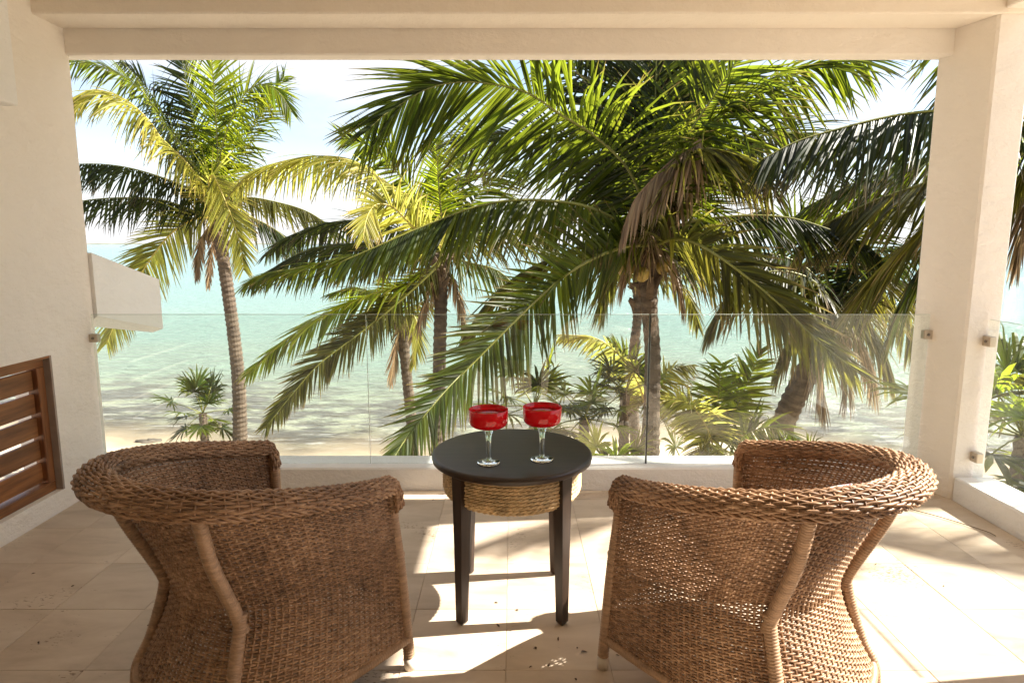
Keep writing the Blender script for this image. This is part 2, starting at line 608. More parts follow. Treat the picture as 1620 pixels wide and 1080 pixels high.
def water_mat():
    m, nt, N, L, B = new_mat('sea_water')
    geo = N.new('ShaderNodeNewGeometry')
    at = N.new('ShaderNodeAttribute'); at.attribute_name = 'shore'     # metres out from the shoreline
    n = N.new('ShaderNodeTexNoise'); n.inputs['Scale'].default_value = 0.10; n.inputs['Detail'].default_value = 5
    mp = N.new('ShaderNodeMapping'); mp.inputs['Scale'].default_value = (0.5, 1.5, 1)
    L.new(geo.outputs['Position'], mp.inputs['Vector'])
    L.new(mp.outputs['Vector'], n.inputs['Vector'])
    # distance from the shore -> depth -> colour
    lg = N.new('ShaderNodeMath'); lg.operation = 'LOGARITHM'; lg.inputs[1].default_value = 10
    mxm = N.new('ShaderNodeMath'); mxm.operation = 'MAXIMUM'; mxm.inputs[1].default_value = 1.0
    L.new(at.outputs['Fac'], mxm.inputs[0])
    L.new(mxm.outputs[0], lg.inputs[0])
    wob = N.new('ShaderNodeMath'); wob.operation = 'MULTIPLY_ADD'; wob.inputs[1].default_value = 0.5; wob.inputs[2].default_value = -0.25
    L.new(n.outputs['Fac'], wob.inputs[0])
    ad = N.new('ShaderNodeMath'); ad.operation = 'ADD'
    L.new(lg.outputs[0], ad.inputs[0]); L.new(wob.outputs[0], ad.inputs[1])
    sc = N.new('ShaderNodeMath'); sc.operation = 'DIVIDE'; sc.inputs[1].default_value = 3.3
    L.new(ad.outputs[0], sc.inputs[0])
    r = ramp(N, [(0.0, (0.31, 0.285, 0.20)), (0.22, (0.235, 0.27, 0.185)), (0.42, (0.155, 0.265, 0.215)), (0.62, (0.11, 0.245, 0.235)), (0.85, (0.11, 0.225, 0.235)), (1.0, (0.13, 0.215, 0.235))])
    L.new(sc.outputs[0], r.inputs['Fac'])
    # rock and weed patches in the shallows
    n2 = N.new('ShaderNodeTexNoise'); n2.inputs['Scale'].default_value = 1.3; n2.inputs['Detail'].default_value = 6; n2.inputs['Roughness'].default_value = 0.65
    mp2 = N.new('ShaderNodeMapping'); mp2.inputs['Scale'].default_value = (0.55, 1.3, 1)
    L.new(geo.outputs['Position'], mp2.inputs['Vector'])
    L.new(mp2.outputs['Vector'], n2.inputs['Vector'])
    rk = ramp(N, [(0.43, (0, 0, 0)), (0.53, (1, 1, 1))])
    L.new(n2.outputs['Fac'], rk.inputs['Fac'])
    band = ramp(N, [(0.0, (0.1,) * 3), (0.05, (0.95,) * 3), (0.22, (0.9,) * 3), (0.45, (0.22,) * 3), (0.9, (0.05,) * 3)])
    bs = N.new('ShaderNodeMath'); bs.operation = 'DIVIDE'; bs.inputs[1].default_value = 20.0
    L.new(at.outputs['Fac'], bs.inputs[0])
    L.new(bs.outputs[0], band.inputs['Fac'])
    ml = N.new('ShaderNodeMath'); ml.operation = 'MULTIPLY'
    L.new(rk.outputs['Color'], ml.inputs[0]); L.new(band.outputs['Color'], ml.inputs[1])
    mx = N.new('ShaderNodeMixRGB'); mx.inputs['Color2'].default_value = (0.095, 0.085, 0.065, 1)
    L.new(ml.outputs[0], mx.inputs['Fac'])
    L.new(r.outputs['Color'], mx.inputs['Color1'])
    fo = N.new('ShaderNodeTexNoise'); fo.inputs['Scale'].default_value = 2.2; fo.inputs['Detail'].default_value = 7; fo.inputs['Roughness'].default_value = 0.7
    mpf = N.new('ShaderNodeMapping'); mpf.inputs['Scale'].default_value = (0.35, 1.6, 1)
    L.new(geo.outputs['Position'], mpf.inputs['Vector'])
    L.new(mpf.outputs['Vector'], fo.inputs['Vector'])
    fr_ = ramp(N, [(0.54, (0, 0, 0)), (0.62, (1, 1, 1))])
    L.new(fo.outputs['Fac'], fr_.inputs['Fac'])
    fb = ramp(N, [(0.0, (0.9,) * 3), (0.07, (0.7,) * 3), (0.15, (0.12,) * 3), (0.6, (0.05,) * 3), (1.0, (0.0,) * 3)])
    L.new(bs.outputs[0], fb.inputs['Fac'])
    fm = N.new('ShaderNodeMath'); fm.operation = 'MULTIPLY'
    L.new(fr_.outputs['Color'], fm.inputs[0]); L.new(fb.outputs['Color'], fm.inputs[1])
    mxf = N.new('ShaderNodeMixRGB'); mxf.inputs['Color2'].default_value = (0.62, 0.62, 0.58, 1)
    L.new(fm.outputs[0], mxf.inputs['Fac'])
    L.new(mx.outputs['Color'], mxf.inputs['Color1'])
    L.new(mxf.outputs['Color'], B.inputs['Base Color'])
    B.inputs['Roughness'].default_value = 0.12
    B.inputs['IOR'].default_value = 1.33
    B.inputs['Specular IOR Level'].default_value = 0.5
    # ripples
    w = N.new('ShaderNodeTexNoise'); w.inputs['Scale'].default_value = 1.4; w.inputs['Detail'].default_value = 6; w.inputs['Roughness'].default_value = 0.6
    mp3 = N.new('ShaderNodeMapping'); mp3.inputs['Scale'].default_value = (0.45, 1.5, 1)
    L.new(geo.outputs['Position'], mp3.inputs['Vector'])
    L.new(mp3.outputs['Vector'], w.inputs['Vector'])
    bump(N, L, B, w.outputs['Fac'], 1.0, 0.5)
    # the last hand-breadth of water over the sand is see-through
    tr = N.new('ShaderNodeBsdfTransparent')
    ms = N.new('ShaderNodeMixShader')
    al = N.new('ShaderNodeMapRange'); al.inputs['From Min'].default_value = -0.2; al.inputs['From Max'].default_value = 2.6
    L.new(at.outputs['Fac'], al.inputs['Value'])
    L.new(al.outputs['Result'], ms.inputs['Fac'])
    L.new(tr.outputs['BSDF'], ms.inputs[1])
    L.new(B.outputs['BSDF'], ms.inputs[2])
    L.new(ms.outputs['Shader'], N['Material Output'].inputs['Surface'])
    return m


M['water'] = water_mat()

# ------------------------------------------------------------------ the terrace shell
XL, XR = -2.30, 2.35          # inner faces of the left wall and of the right kerb
Y_END = 3.56
FLOOR_BACK = -2.6

# floor: grout bed with a tile for every joint
mb = MB()
mb.box((-2.34, FLOOR_BACK, -0.25), (2.55, 3.66, -0.004))
floor = tag(mb.build('floor', M['grout']), 'cream travertine tiled terrace floor', 'floor', kind='structure')
TILE = 0.338
tx0, ty0 = -0.02, 1.906
tile_meshes = {}
for i in range(-7, 8):
    for j in range(-8, 5):
        x0 = max(tx0 + i * TILE, XL + 0.002); x1 = min(tx0 + (i + 1) * TILE, XR - 0.002)
        y0 = ty0 + j * TILE * 1.04; y1 = min(y0 + TILE * 1.04, 3.438)
        if x1 - x0 < 0.02 or y1 - y0 < 0.02:
            continue
        g = 0.0006
        key = (round(x1 - x0, 4), round(y1 - y0, 4))
        if key not in tile_meshes:
            t = MB()
            t.bevel_box((g, g, -0.012), (x1 - x0 - g, y1 - y0 - g, 0.0), 0.0011)
            o = t.build('tile', M['travertine'], floor)
            tile_meshes[key] = o.data
        else:
            o = bpy.data.objects.new('tile', tile_meshes[key])
            COL.objects.link(o)
            o.parent = floor
        o.location = (x0, y0, rng.uniform(-0.0006, 0.0006))

# left wall with the shutter opening
OY0, OY1, OZ0, OZ1 = 2.10, 3.20, 0.105, 0.80
mb = MB()
mb.box((-2.50, FLOOR_BACK, -0.25), (XL, OY0, 2.80))
mb.box((-2.50, OY1, -0.25), (XL, Y_END, 2.80))
mb.box((-2.50, OY0, -0.25), (XL, OY1, OZ0))
mb.box((-2.50, OY0, OZ1), (XL, OY1, 2.80))
tag(mb.build('wall_left', M['plaster']), 'cream plaster side wall with louvred opening', 'wall', kind='structure')

# right wall behind the side opening, back wall with wide doorway, rooms beyond are not seen
mb = MB()
mb.box((XR, FLOOR_BACK, -0.25), (2.55, 0.30, 2.80))
tag(mb.build('wall_right', M['plaster']), 'cream plaster side wall behind the side opening', 'wall', kind='structure')
mb = MB()
mb.box((-2.50, FLOOR_BACK - 0.2, -0.25), (-1.2, FLOOR_BACK, 2.80))
mb.box((1.2, FLOOR_BACK - 0.2, -0.25), (2.55, FLOOR_BACK, 2.80))
mb.box((-1.2, FLOOR_BACK - 0.2, 2.2), (1.2, FLOOR_BACK, 2.80))
mb.box((-1.2, FLOOR_BACK - 0.2, -0.25), (1.2, FLOOR_BACK - 0.12, 2.2))
tag(mb.build('wall_back', M['plaster']), 'cream plaster house wall at the back of the terrace', 'wall', kind='structure')

mb = MB()
mb.box((-2.50, FLOOR_BACK, 2.62), (2.55, 3.314, 2.80))
tag(mb.build('ceiling', M['ceiling']), 'flat cream plaster ceiling over the terrace', 'ceiling', kind='structure')

mb = MB()
mb.bevel_box((XR, 0.302, -0.24), (2.55, 1.97, 0.905), 0.008)
tag(mb.build('low_wall', M['plaster']), 'solid waist-high plaster wall next to the side glass', 'wall')
mb = MB()
mb.box((-2.75, FLOOR_BACK, 2.862), (2.80, 4.60, 3.02))  # eaves out of view, added and lengthened to shade the sloping wing
tag(mb.build('roof', M['white']), 'flat roof slab over the terrace with unseen eaves added for shade', 'roof', kind='structure')

# main beam with the lower fascia in front of it
mb = MB()
mb.bevel_box((-2.50, 3.314, 2.436), (2.555, 3.535, 2.86), 0.008)
tag(mb.build('roof_beam', M['ceiling'], loc=(0, 0, 0)), 'deep cream plaster beam carrying the terrace roof', 'beam')
mb = MB()
mb.bevel_box((-2.52, 3.535, 2.308), (2.52, 3.635, 2.84), 0.008)
tag(mb.build('fascia_beam', M['plaster']), 'pale plaster lintel lying along the top of the sea opening', 'lintel')

# header over the right opening
mb = MB()
mb.bevel_box((2.36, 0.302, 2.46), (2.545, 3.318, 2.80), 0.006)
tag(mb.build('side_lintel', M['plaster']), 'cream lintel over the glazed side opening', 'lintel')

# right pillar
mb = MB()
foot = [(2.347, 3.32), (2.503, 3.32), (2.515, 3.332), (2.515, 3.62), (2.252, 3.62), (2.250, 3.61), (2.335, 3.332)]
nf = len(foot)
mb.add([(x, y, z) for z in (-0.2, 2.435) for (x, y) in foot],
       [tuple(range(nf - 1, -1, -1)), tuple(range(nf, 2 * nf))] + [(i, (i + 1) % nf, nf + (i + 1) % nf, nf + i) for i in range(nf)])
tag(mb.build('pillar', M['plaster']), 'cream plaster corner pillar between the two glass balustrades', 'pillar')

# the white box high on the left wall
mb = MB()
mb.bevel_box((XL + 0.001, 1.9, 1.955), (XL + 0.10, 3.03, 2.618), 0.006)
tag(mb.build('wall_box', M['white']), 'white painted box fixed high on the cream side wall', 'wall box')

# sloping concrete wing that runs on from the left wall
mb = MB()
prof_top = [(3.562, 1.30), (4.22, 1.12)]
prof_bot = [(3.562, 0.955), (4.22, 0.80)]
v = []
for x in (-2.50, XL + 0.02):
    for (y, z) in (prof_top[0], prof_top[1], prof_bot[1], prof_bot[0]):
        v.append((x, y, z))
v += [(XL - 0.05, 4.22, 0.775), (XL - 0.05, 3.562, 0.90)]
mb.add(v, [(0, 1, 5, 4), (1, 2, 8, 6, 5), (4, 5, 6, 7), (7, 6, 8, 9), (9, 8, 2, 3), (3, 2, 1, 0), (0, 4, 7, 9, 3)])
tag(mb.build('sloping_parapet', M['white']), 'white sloping concrete wing jutting out beyond the side wall', 'parapet')

# kerbs
mb = MB()
mb.bevel_box((XL + 0.002, 3.44, -0.25), (2.249, 3.66, 0.128), 0.008)
kerb = tag(mb.build('kerb', M['white']), 'low white plaster kerb under the sea-facing glass', 'kerb')
mb = MB()
mb.bevel_box((XR, 1.972, -0.24), (2.553, 3.318, 0.124), 0.008)
tag(mb.build('kerb', M['white']), 'low white plaster kerb under the side glass', 'kerb')

# shutter in the left wall
sh = empty('louvre_shutter', (XL, 2.65, OZ0))
tag(sh, 'brown wooden louvre shutter set low in the cream wall', 'shutter')
def local(o, root):
    o.location = Vector(o.location) - root.location
    return o
def child(mb, name, mats, root, smooth=False):
    o = mb.build(name, mats, root, smooth)
    o.location = -Vector(root.location)
    return o
fx0, fx1 = XL - 0.085, XL - 0.03
mb = MB(); mb.box((XL - 0.11, OY1 - 0.014, OZ0 + 0.001), (XL + 0.0015, OY1 - 0.0005, OZ1 - 0.001)); child(mb, 'reveal', M['reveal'], sh)
mb = MB(); mb.box((XL - 0.11, OY0 + 0.001, OZ1 - 0.012), (XL + 0.001, OY1 - 0.015, OZ1 - 0.0005)); child(mb, 'reveal', M['slat'], sh)
mb = MB(); mb.bevel_box((fx0, OY1 - 0.064, OZ0 + 0.05), (fx1, OY1 - 0.015, OZ1 - 0.055), 0.003); child(mb, 'stile', M['slat_v'], sh)
mb = MB(); mb.bevel_box((fx0, OY0 + 0.001, OZ0 + 0.05), (fx1, OY0 + 0.05, OZ1 - 0.055), 0.003); child(mb, 'stile', M['slat_v'], sh)
mb = MB(); mb.bevel_box((fx0, OY0 + 0.001, OZ0 + 0.001), (fx1, OY1 - 0.015, OZ0 + 0.049), 0.003); child(mb, 'rail', M['slat'], sh)
mb = MB(); mb.bevel_box((fx0, OY0 + 0.001, OZ1 - 0.054), (fx1, OY1 - 0.015, OZ1 - 0.013), 0.003); child(mb, 'rail', M['slat'], sh)
zs0, zs1, ns = OZ0 + 0.052, OZ1 - 0.057, 5
pitch = (zs1 - zs0) / ns
for k in range(ns):
    z0 = zs0 + k * pitch
    mb = MB()
    mb.bevel_box((XL - 0.075, OY0 + 0.051, z0 + 0.009), (XL - 0.054, OY1 - 0.0655, z0 + pitch - 0.009), 0.003)
    child(mb, 'slat', M['slat'], sh)

# glass balustrades
def glass_panel(lo, hi, axis, label, group=None, clamps=()):
    root = empty('glass_panel', ((lo[0] + hi[0]) / 2, (lo[1] + hi[1]) / 2, lo[2]))
    tag(root, label, 'glass panel', group)
    mb = MB(); mb.box(lo, hi)
    child(mb, 'pane', M['glass'], root)
    e = 0.0012
    mb = MB()
    mb.box((lo[0] - (0 if axis == 'y' else 0), lo[1], hi[2] + 0.0003), (hi[0], hi[1], hi[2] + 0.002))
    child(mb, 'top_edge', M['glass_edge'], root)
    for (c, n) in clamps:
        mb = MB()
        mb.bevel_box((c[0] - n[0], c[1] - n[1], c[2] - n[2]), (c[0] + n[0], c[1] + n[1], c[2] + n[2]), 0.003)
        cl = child(mb, 'clamp', M['steel'], root)
        mb = MB()
        s = 0.008
        if axis == 'x':
            mb.lathe([(0.0, 0.004), (0.007, 0.004), (0.008, 0.0)], 12)
            sc_ = mb.build('screw', M['steel_dark'], cl)
            sc_.rotation_euler = (math.pi / 2, 0, 0)
            sc_.location = (c[0], c[1] - n[1] - 0.0005, c[2])
        else:
            mb.lathe([(0.0, 0.004), (0.007, 0.004), (0.008, 0.0)], 12)
            sc_ = mb.build('screw', M['steel_dark'], cl)
            sc_.rotation_euler = (0, -math.pi / 2, 0)
            sc_.location = (c[0] - n[0] - 0.0005, c[1], c[2])
    return root

GY0, GY1 = 3.512, 3.522
GZ0, GZ1 = 0.1295, 0.968
glass_panel((XL + 0.015, GY0, GZ0), (-0.795, GY1, GZ1), 'x', 'clear glass balustrade panel beside the wall with the wooden shutter', 'sea-facing glass balustrade',
            [((XL + 0.022, 3.517, 0.84), (0.024, 0.016, 0.022))])
mid = glass_panel((-0.787, GY0, GZ0), (0.745, GY1, GZ1), 'x', 'clear glass balustrade panel behind the round table', 'sea-facing glass balustrade')
last = glass_panel((0.757, GY0, GZ0), (2.268, GY1, GZ1), 'x', 'clear glass balustrade panel ending at the corner pillar', 'sea-facing glass balustrade',
                   [((2.262, 3.517, 0.86), (0.024, 0.016, 0.024))])
mb = MB(); mb.box((0.7475, 3.508, GZ0), (0.7545, 3.526, GZ1)); child(mb, 'edge_seal', M['seal'], last)
mb = MB(); mb.box((-0.7945, GY0, GZ0), (-0.7930, GY1, GZ1)); child(mb, 'side_edge', M['glass_edge'], mid)
glass_panel((2.436, 2.00, 0.1255), (2.446, 3.300, 0.965), 'y', 'clear glass panel above the side kerb right of the pillar', 'side glass balustrade',
            [((2.441, 3.292, 0.855), (0.018, 0.026, 0.026)), ((2.441, 3.292, 0.24), (0.018, 0.026, 0.026))])

# ------------------------------------------------------------------ wicker tub chairs
# local frame: x across, +y the way the chair faces, v = -y runs to the back
def spline1(keys, t):
    """smooth interpolation of (t, value...) keys"""
    if t <= keys[0][0]: return keys[0][1:]
    for a, b in zip(keys, keys[1:]):
        if t <= b[0]:
            u = (t - a[0]) / (b[0] - a[0])
            return tuple(p + (q - p) * u for p, q in zip(a[1:], b[1:]))
    return keys[-1][1:]

PLAN = {   # half plans from the front end round to the middle of the back
    'bottom': catmull([(0.340, 0.0, 0), (0.338, 0.20, 0), (0.318, 0.38, 0), (0.235, 0.545, 0), (0.10, 0.61, 0), (0.0, 0.622, 0)], 60),
    'waist':  catmull([(0.322, 0.0, 0), (0.305, 0.15, 0), (0.262, 0.32, 0), (0.185, 0.45, 0), (0.09, 0.498, 0), (0.0, 0.508, 0)], 60),
    'top':    catmull([(0.305, 0.035, 0), (0.326, 0.16, 0), (0.325, 0.36, 0), (0.250, 0.55, 0), (0.12, 0.645, 0), (0.0, 0.665, 0)], 60),
}
def plan(name, s):
    """s in 0..1 from the right arm end round the back to the left arm end"""
    P = PLAN[name]
    a = s * 2 if s <= 0.5 else (1 - s) * 2
    k = a * 60
    i = min(int(k), 59)
    p = P[i].lerp(P[i + 1], k - i)
    return (p.x if s <= 0.5 else -p.x, p.y)

def rim_z(s):
    a = s * 2 if s <= 0.5 else (1 - s) * 2
    return 0.606 + 0.129 * math.sin(a * math.pi / 2) ** 1.15

WAIST_T = 0.47
def shell_z(s, t):
    zb, zt = 0.105, rim_z(s)
    return zb + (zt - zb) * t

def shell(s, t):
    zb, zt = 0.105, rim_z(s)
    zw = 0.355
    z = zb + (zt - zb) * t
    bx, by = plan('bottom', s); wx, wy = plan('waist', s); tx, ty = plan('top', s)
    if z < zw:
        u = (zw - z) / (zw - zb)
        k = u ** 1.45
        x, y = wx + (bx - wx) * k, wy + (by - wy) * k
    else:
        u = (z - zw) / (zt - zw)
        k = u ** 1.25
        x, y = wx + (tx - wx) * k, wy + (ty - wy) * k
    return Vector((x, -y, z))

def weave(mb, surf, rows, stakes, r_row, r_stake, amp, sides=4, jitter=0.0, stake_sides=5, seed=1, pair=1):
    """Real basket weave: upright stakes with weavers that pass in front and behind by turns."""
    rg = random.Random(seed)
    e = 1e-3
    def nrm(s, t):
        a = surf(min(s + e, 1), t) - surf(max(s - e, 0), t)
        b = surf(s, min(t + e, 1)) - surf(s, max(t - e, 0))
        n = a.cross(b)
        return n.normalized() if n.length > 1e-12 else Vector((0, 0, 1))
    for i in range(stakes + 1):
        s = i / stakes
        pts = [surf(s, k / 16) for k in range(17)]
        mb.tube(pts, r_stake, stake_sides, cap=False)
    for j in range(rows):
        t = (j + 0.5) / rows + rg.uniform(-jitter, jitter) / rows
        pts = []
        ph = (j // pair) % 2
        for i in range(2 * stakes + 1):
            s = i / (2 * stakes)
            p = surf(s, t)
            if i % 2 == 0:
                a = amp if ((i // 2) + ph) % 2 == 0 else -amp
                p = p + nrm(s, t) * a
            pts.append(p)
        mb.tube(pts, r_row * rg.uniform(0.92, 1.06), sides, cap=False)

def wrapped(mb, pts, r, pitch=0.0085, sides=9):
    L = sum((Vector(b) - Vector(a)).length for a, b in zip(pts, pts[1:]))
    n = max(4, int(L / pitch)) * 4
    c = catmull(pts, n)
    mb.tube(c, [r * (0.87, 0.99, 1.02, 0.99)[i % 4] for i in range(n + 1)], sides)

def make_chair():
    root = empty('wicker_armchair')
    mb = MB()
    weave(mb, shell, 78, 78, 0.0037, 0.0040, 0.0038, jitter=0.10, seed=3)
    tag(mb.build('woven_shell', M['wicker'], root, True), kind='stuff')
    # rolled rim
    def rim_frame(s):
        """centre, outward and extra drop at the arm ends; s runs -0.04..1.04"""
        sc = min(max(s, 0.0), 1.0)
        p = shell(sc, 1.0)
        q0, q1 = shell(min(sc + 0.004, 1), 1.0), shell(max(sc - 0.004, 0), 1.0)
        t = (q0 - q1).normalized()
        outw = Vector((-t.y, t.x, 0)).normalized()
        if outw.dot(p - Vector((0, -0.28, p.z))) < 0: outw = -outw
        ex = max(-s, s - 1.0, 0.0) / 0.05
        if ex > 0:
            p = p + Vector((0, 0.022 * math.sin(ex * math.pi / 2), -0.075 * (1 - math.cos(ex * math.pi / 2))))
        return p, outw, t, ex
    def rim_surf(s, t):
        ss = -0.05 + 1.10 * s
        p, ow, tt, ex = rim_frame(ss)
        a_ = min(max(ss, 0), 1)
        back = 1 - abs(a_ - 0.5) * 2
        wid = 0.026 + 0.019 * min(1, back * 1.6)
        hgt = 0.026 + 0.001 * min(1, back * 2.0)
        ang = math.radians(-35 + 250 * t)        # from inside-below over the top to outside-below
        c = p + ow * (0.006 + 0.018 * back) + Vector((0, 0, 0.012))
        up = Vector((0, 0, 1)) if ex == 0 else Vector((0, math.sin(ex * 1.2), math.cos(ex * 1.2)))
        return c - ow * (math.cos(ang) * wid) + up * (math.sin(ang) * hgt - 0.010 * back * t)
    mb = MB()
    weave(mb, rim_surf, 19, 70, 0.0040, 0.0034, 0.0042, sides=5, jitter=0.15, seed=5)
    rim = tag(mb.build('rolled_rim', M['wicker'], root, True), kind='stuff')
    # plaited edging under the rim
    mb = MB()
    n = 260
    for ph in (0, 2.1, 4.2):
        pts = []
        for i in range(n + 1):
            s = i / n
            p = rim_surf(s, 1.0)
            _, ow, tt, ex = rim_frame(-0.05 + 1.1 * s)
            a = i * 0.62 + ph
            pts.append(p + ow * (0.0052 * math.cos(a)) + Vector((0, 0, 0.0062 * math.sin(a) - 0.003)))
        mb.tube(pts, 0.0046, 5, cap=False)
    mb.build('plaited_edge', M['wicker'], rim, True)
    # rear legs: wrapped cane, raked above the waist, upright below
    for sg in (1, -1):
        mb = MB()
        up = [(sg * 0.194, -0.466, 0.315), (sg * 0.200, -0.490, 0.39), (sg * 0.232, -0.560, 0.56), (sg * 0.262, -0.600, 0.700)]
        wrapped(mb, up, 0.0185)
        pst = mb.build('back_post', M['cane'], root, True)
        mb = MB()
        wrapped(mb, [(sg * 0.196, -0.470, 0.372), (sg * 0.199, -0.484, 0.30), (sg * 0.214, -0.520, 0.18), (sg * 0.232, -0.556, 0.10), (sg * 0.236, -0.566, 0.038)], 0.019)
        lg = mb.build('leg', M['cane'], root, True)
        mb = MB(); mb.tube([(sg * 0.236, -0.566, 0.0375), (sg * 0.237, -0.568, 0.0)], [0.0195, 0.0175], 12)
        mb.build('foot_cap', M['foot'], lg, True)
        mb = MB()
        wrapped(mb, [(sg * 0.300, -0.014, 0.592), (sg * 0.304, -0.010, 0.50), (sg * 0.318, 0.000, 0.34), (sg * 0.335, 0.006, 0.12), (sg * 0.345, 0.004, 0.04)], 0.0185)
        fl = mb.build('leg', M['cane'], root, True)
        mb = MB(); mb.tube([(sg * 0.345, 0.004, 0.0395), (sg * 0.346, 0.004, 0.0)], [0.0195, 0.0175], 12)
        mb.build('foot_cap', M['foot'], fl, True)
    # bottom rail round the foot of the shell
    mb = MB()
    pts = [shell(i / 40, 0.0) + Vector((0, 0, -0.004)) for i in range(41)]
    wrapped(mb, pts, 0.015)
    mb.build('bottom_rail', M['cane'], root, True)
    # seat and front apron
    def seat_surf(s, t):
        v = 0.0 + 0.47 * t
        hw = spline1([(0, 0.312), (0.2, 0.285), (0.34, 0.235), (0.45, 0.15), (0.5, 0.06)], v)[0]
        return Vector(((s * 2 - 1) * hw, -v, 0.375 - 0.02 * math.sin(math.pi * t)))
    mb = MB()
    weave(mb, seat_surf, 46, 22, 0.0045, 0.004, 0.003, seed=8)
    tag(mb.build('woven_seat', M['wicker'], root, True), kind='stuff')
    def apron_surf(s, t):
        return Vector(((s * 2 - 1) * 0.318, 0.006 + 0.02 * math.sin(math.pi * s), 0.20 + 0.17 * t))
    mb = MB()
    weave(mb, apron_surf, 17, 22, 0.0045, 0.004, 0.003, seed=9)
    tag(mb.build('woven_apron', M['wicker'], root, True), kind='stuff')
    mb = MB()
    wrapped(mb, [(-0.32, 0.006, 0.378), (0, 0.026, 0.382), (0.32, 0.006, 0.378)], 0.016)
    mb.build('seat_rail', M['cane'], root, True)
    return root

chair = make_chair()
chair.location = (0.575, 2.115, 0.0)
chair.rotation_euler = (0, 0, RAD(35.6))
tag(chair, 'brown wicker tub armchair in the sun beside the corner pillar', 'armchair', 'wicker armchairs either side of the table')
chair2 = copy_tree(chair)
chair2.location = (-0.612, 2.112, 0.0)
chair2.rotation_euler = (0, 0, RAD(-35.6))
tag(chair2, 'brown wicker tub armchair standing in shade beside the wooden shutter', 'armchair', 'wicker armchairs either side of the table')

# ------------------------------------------------------------------ side table
TC = (0.0, 2.345)
TZ = 0.585
tb = empty('side_table', (TC[0], TC[1], 0))
tag(tb, 'round dark wood side table with a rope drum between tapered legs', 'table')
mb = MB()
R = 0.298
mb.lathe([(0.0, TZ - 0.030), (R - 0.012, TZ - 0.030), (R - 0.002, TZ - 0.024), (R, TZ - 0.014), (R - 0.001, TZ - 0.006), (R - 0.006, TZ - 0.001), (R - 0.012, TZ), (0.0, TZ)], 96)
child_o = mb.build('tabletop', M['espresso'], tb, True)
child_o.data.polygons.foreach_set('use_smooth', [True] * len(child_o.data.polygons))
md = child_o.modifiers.new('edges', 'EDGE_SPLIT'); md.split_angle = RAD(40)
# legs: square, tapered, set on the diagonals, faces turned to the middle
for k in range(4):
    a = RAD(45 + 90 * k)
    ca, sa = math.cos(a), math.sin(a)
    mb = MB()
    v = []
    for (z, d, h) in ((0.0, 0.254, 0.010), (0.010, 0.254, 0.0155), (0.30, 0.250, 0.020), (TZ - 0.0305, 0.246, 0.0255)):
        for (p, q) in ((-1, -1), (1, -1), (1, 1), (-1, 1)):
            rr, tt = d + p * h, q * h
            v.append((rr * ca - tt * sa, rr * sa + tt * ca, z))
    f = [(3, 2, 1, 0)]
    for i in range(3):
        for q in range(4):
            q2 = (q + 1) % 4
            f.append((i * 4 + q, i * 4 + q2, i * 4 + 4 + q2, i * 4 + 4 + q))
    f.append((12, 13, 14, 15))
    mb.add(v, f)
    mb.build('leg', M['espresso_leg'], tb)
# rope drum: coiled twisted rope, rows stepping in to a dished bottom
drum = empty('rope_drum'); drum.parent = tb
mb = MB()
rows = [(0.253, TZ - 0.040 - i * 0.0135) for i in range(7)] + [(0.250, TZ - 0.134), (0.242, TZ - 0.1445), (0.229, TZ - 0.152)]
for ri, (r, z) in enumerate(rows):
    n = 300
    for ph in (0.0, math.pi):
        pts = []
        for i in range(n + 1):
            a = 2 * math.pi * i / n
            w = i * 0.72 + ph + ri * 1.3
            rr = r + 0.0031 * math.cos(w)
            pts.append((rr * math.cos(a), rr * math.sin(a), z + 0.0031 * math.sin(w)))
        mb.tube(pts, 0.0046, 5, cap=False)
drum_o = mb.build('rope_coil', M['rope'], drum, True)
drum_o['kind'] = 'stuff'
mb = MB()
mb.lathe([(0.246, TZ - 0.032), (0.246, TZ - 0.131), (0.225, TZ - 0.147), (0.0, TZ - 0.153)], 48)
mb.build('drum_core', M['rope'], drum, True)

# ------------------------------------------------------------------ glasses
def goblet(x, y, rz, label):
    g = empty('cocktail_glass', (x, y, TZ + 0.0005), rz)
    tag(g, label, 'glass', 'red cocktail glasses on the table')
    mb = MB()
    mb.lathe([(0.0, 0.128), (0.034, 0.1295), (0.054, 0.1335), (0.0635, 0.1405), (0.0675, 0.151), (0.0685, 0.166), (0.0688, 0.1945),
              (0.0680, 0.1954), (0.0670, 0.1945), (0.0667, 0.167), (0.0655, 0.153), (0.0615, 0.1435), (0.053, 0.1375), (0.034, 0.1335), (0.0, 0.1325)], 64)
    mb.build('bowl', M['red_glass'], g, True)
    mb = MB()
    mb.lathe([(0.0, 0.1335), (0.034, 0.1345), (0.053, 0.1385), (0.061, 0.1445), (0.0648, 0.154), (0.0660, 0.168), (0.0661, 0.1765), (0.0650, 0.1757), (0.0, 0.1755)], 48)
    mb.build('drink', M['drink'], g, True)
    mb = MB()
    mb.lathe([(0.0, 0.0132), (0.010, 0.0135), (0.0085, 0.022), (0.0080, 0.045), (0.0085, 0.075), (0.0105, 0.098), (0.016, 0.116), (0.0215, 0.1272), (0.0, 0.1274)], 32)
    mb.build('stem', M['clear_glass'], g, True)
    mb = MB()
    verts, prof = [], [(0.0, 0.0005), (0.036, 0.0005), (0.0405, 0.0025), (0.0405, 0.0045), (0.033, 0.0075), (0.020, 0.0105), (0.011, 0.0130), (0.0, 0.0131)]
    mb.lathe(prof, 48)
    mb.build('foot', M['clear_glass'], g, True)
    return g
goblet(-0.082, 2.205, 0.0, 'red cocktail glass on clear stem, the one nearer the shaded wicker chair')
goblet(0.107, 2.240, 0.7, 'red cocktail glass on clear stem, the one nearer the sunlit wicker chair')

# patterned cushion deep in the sunny chair

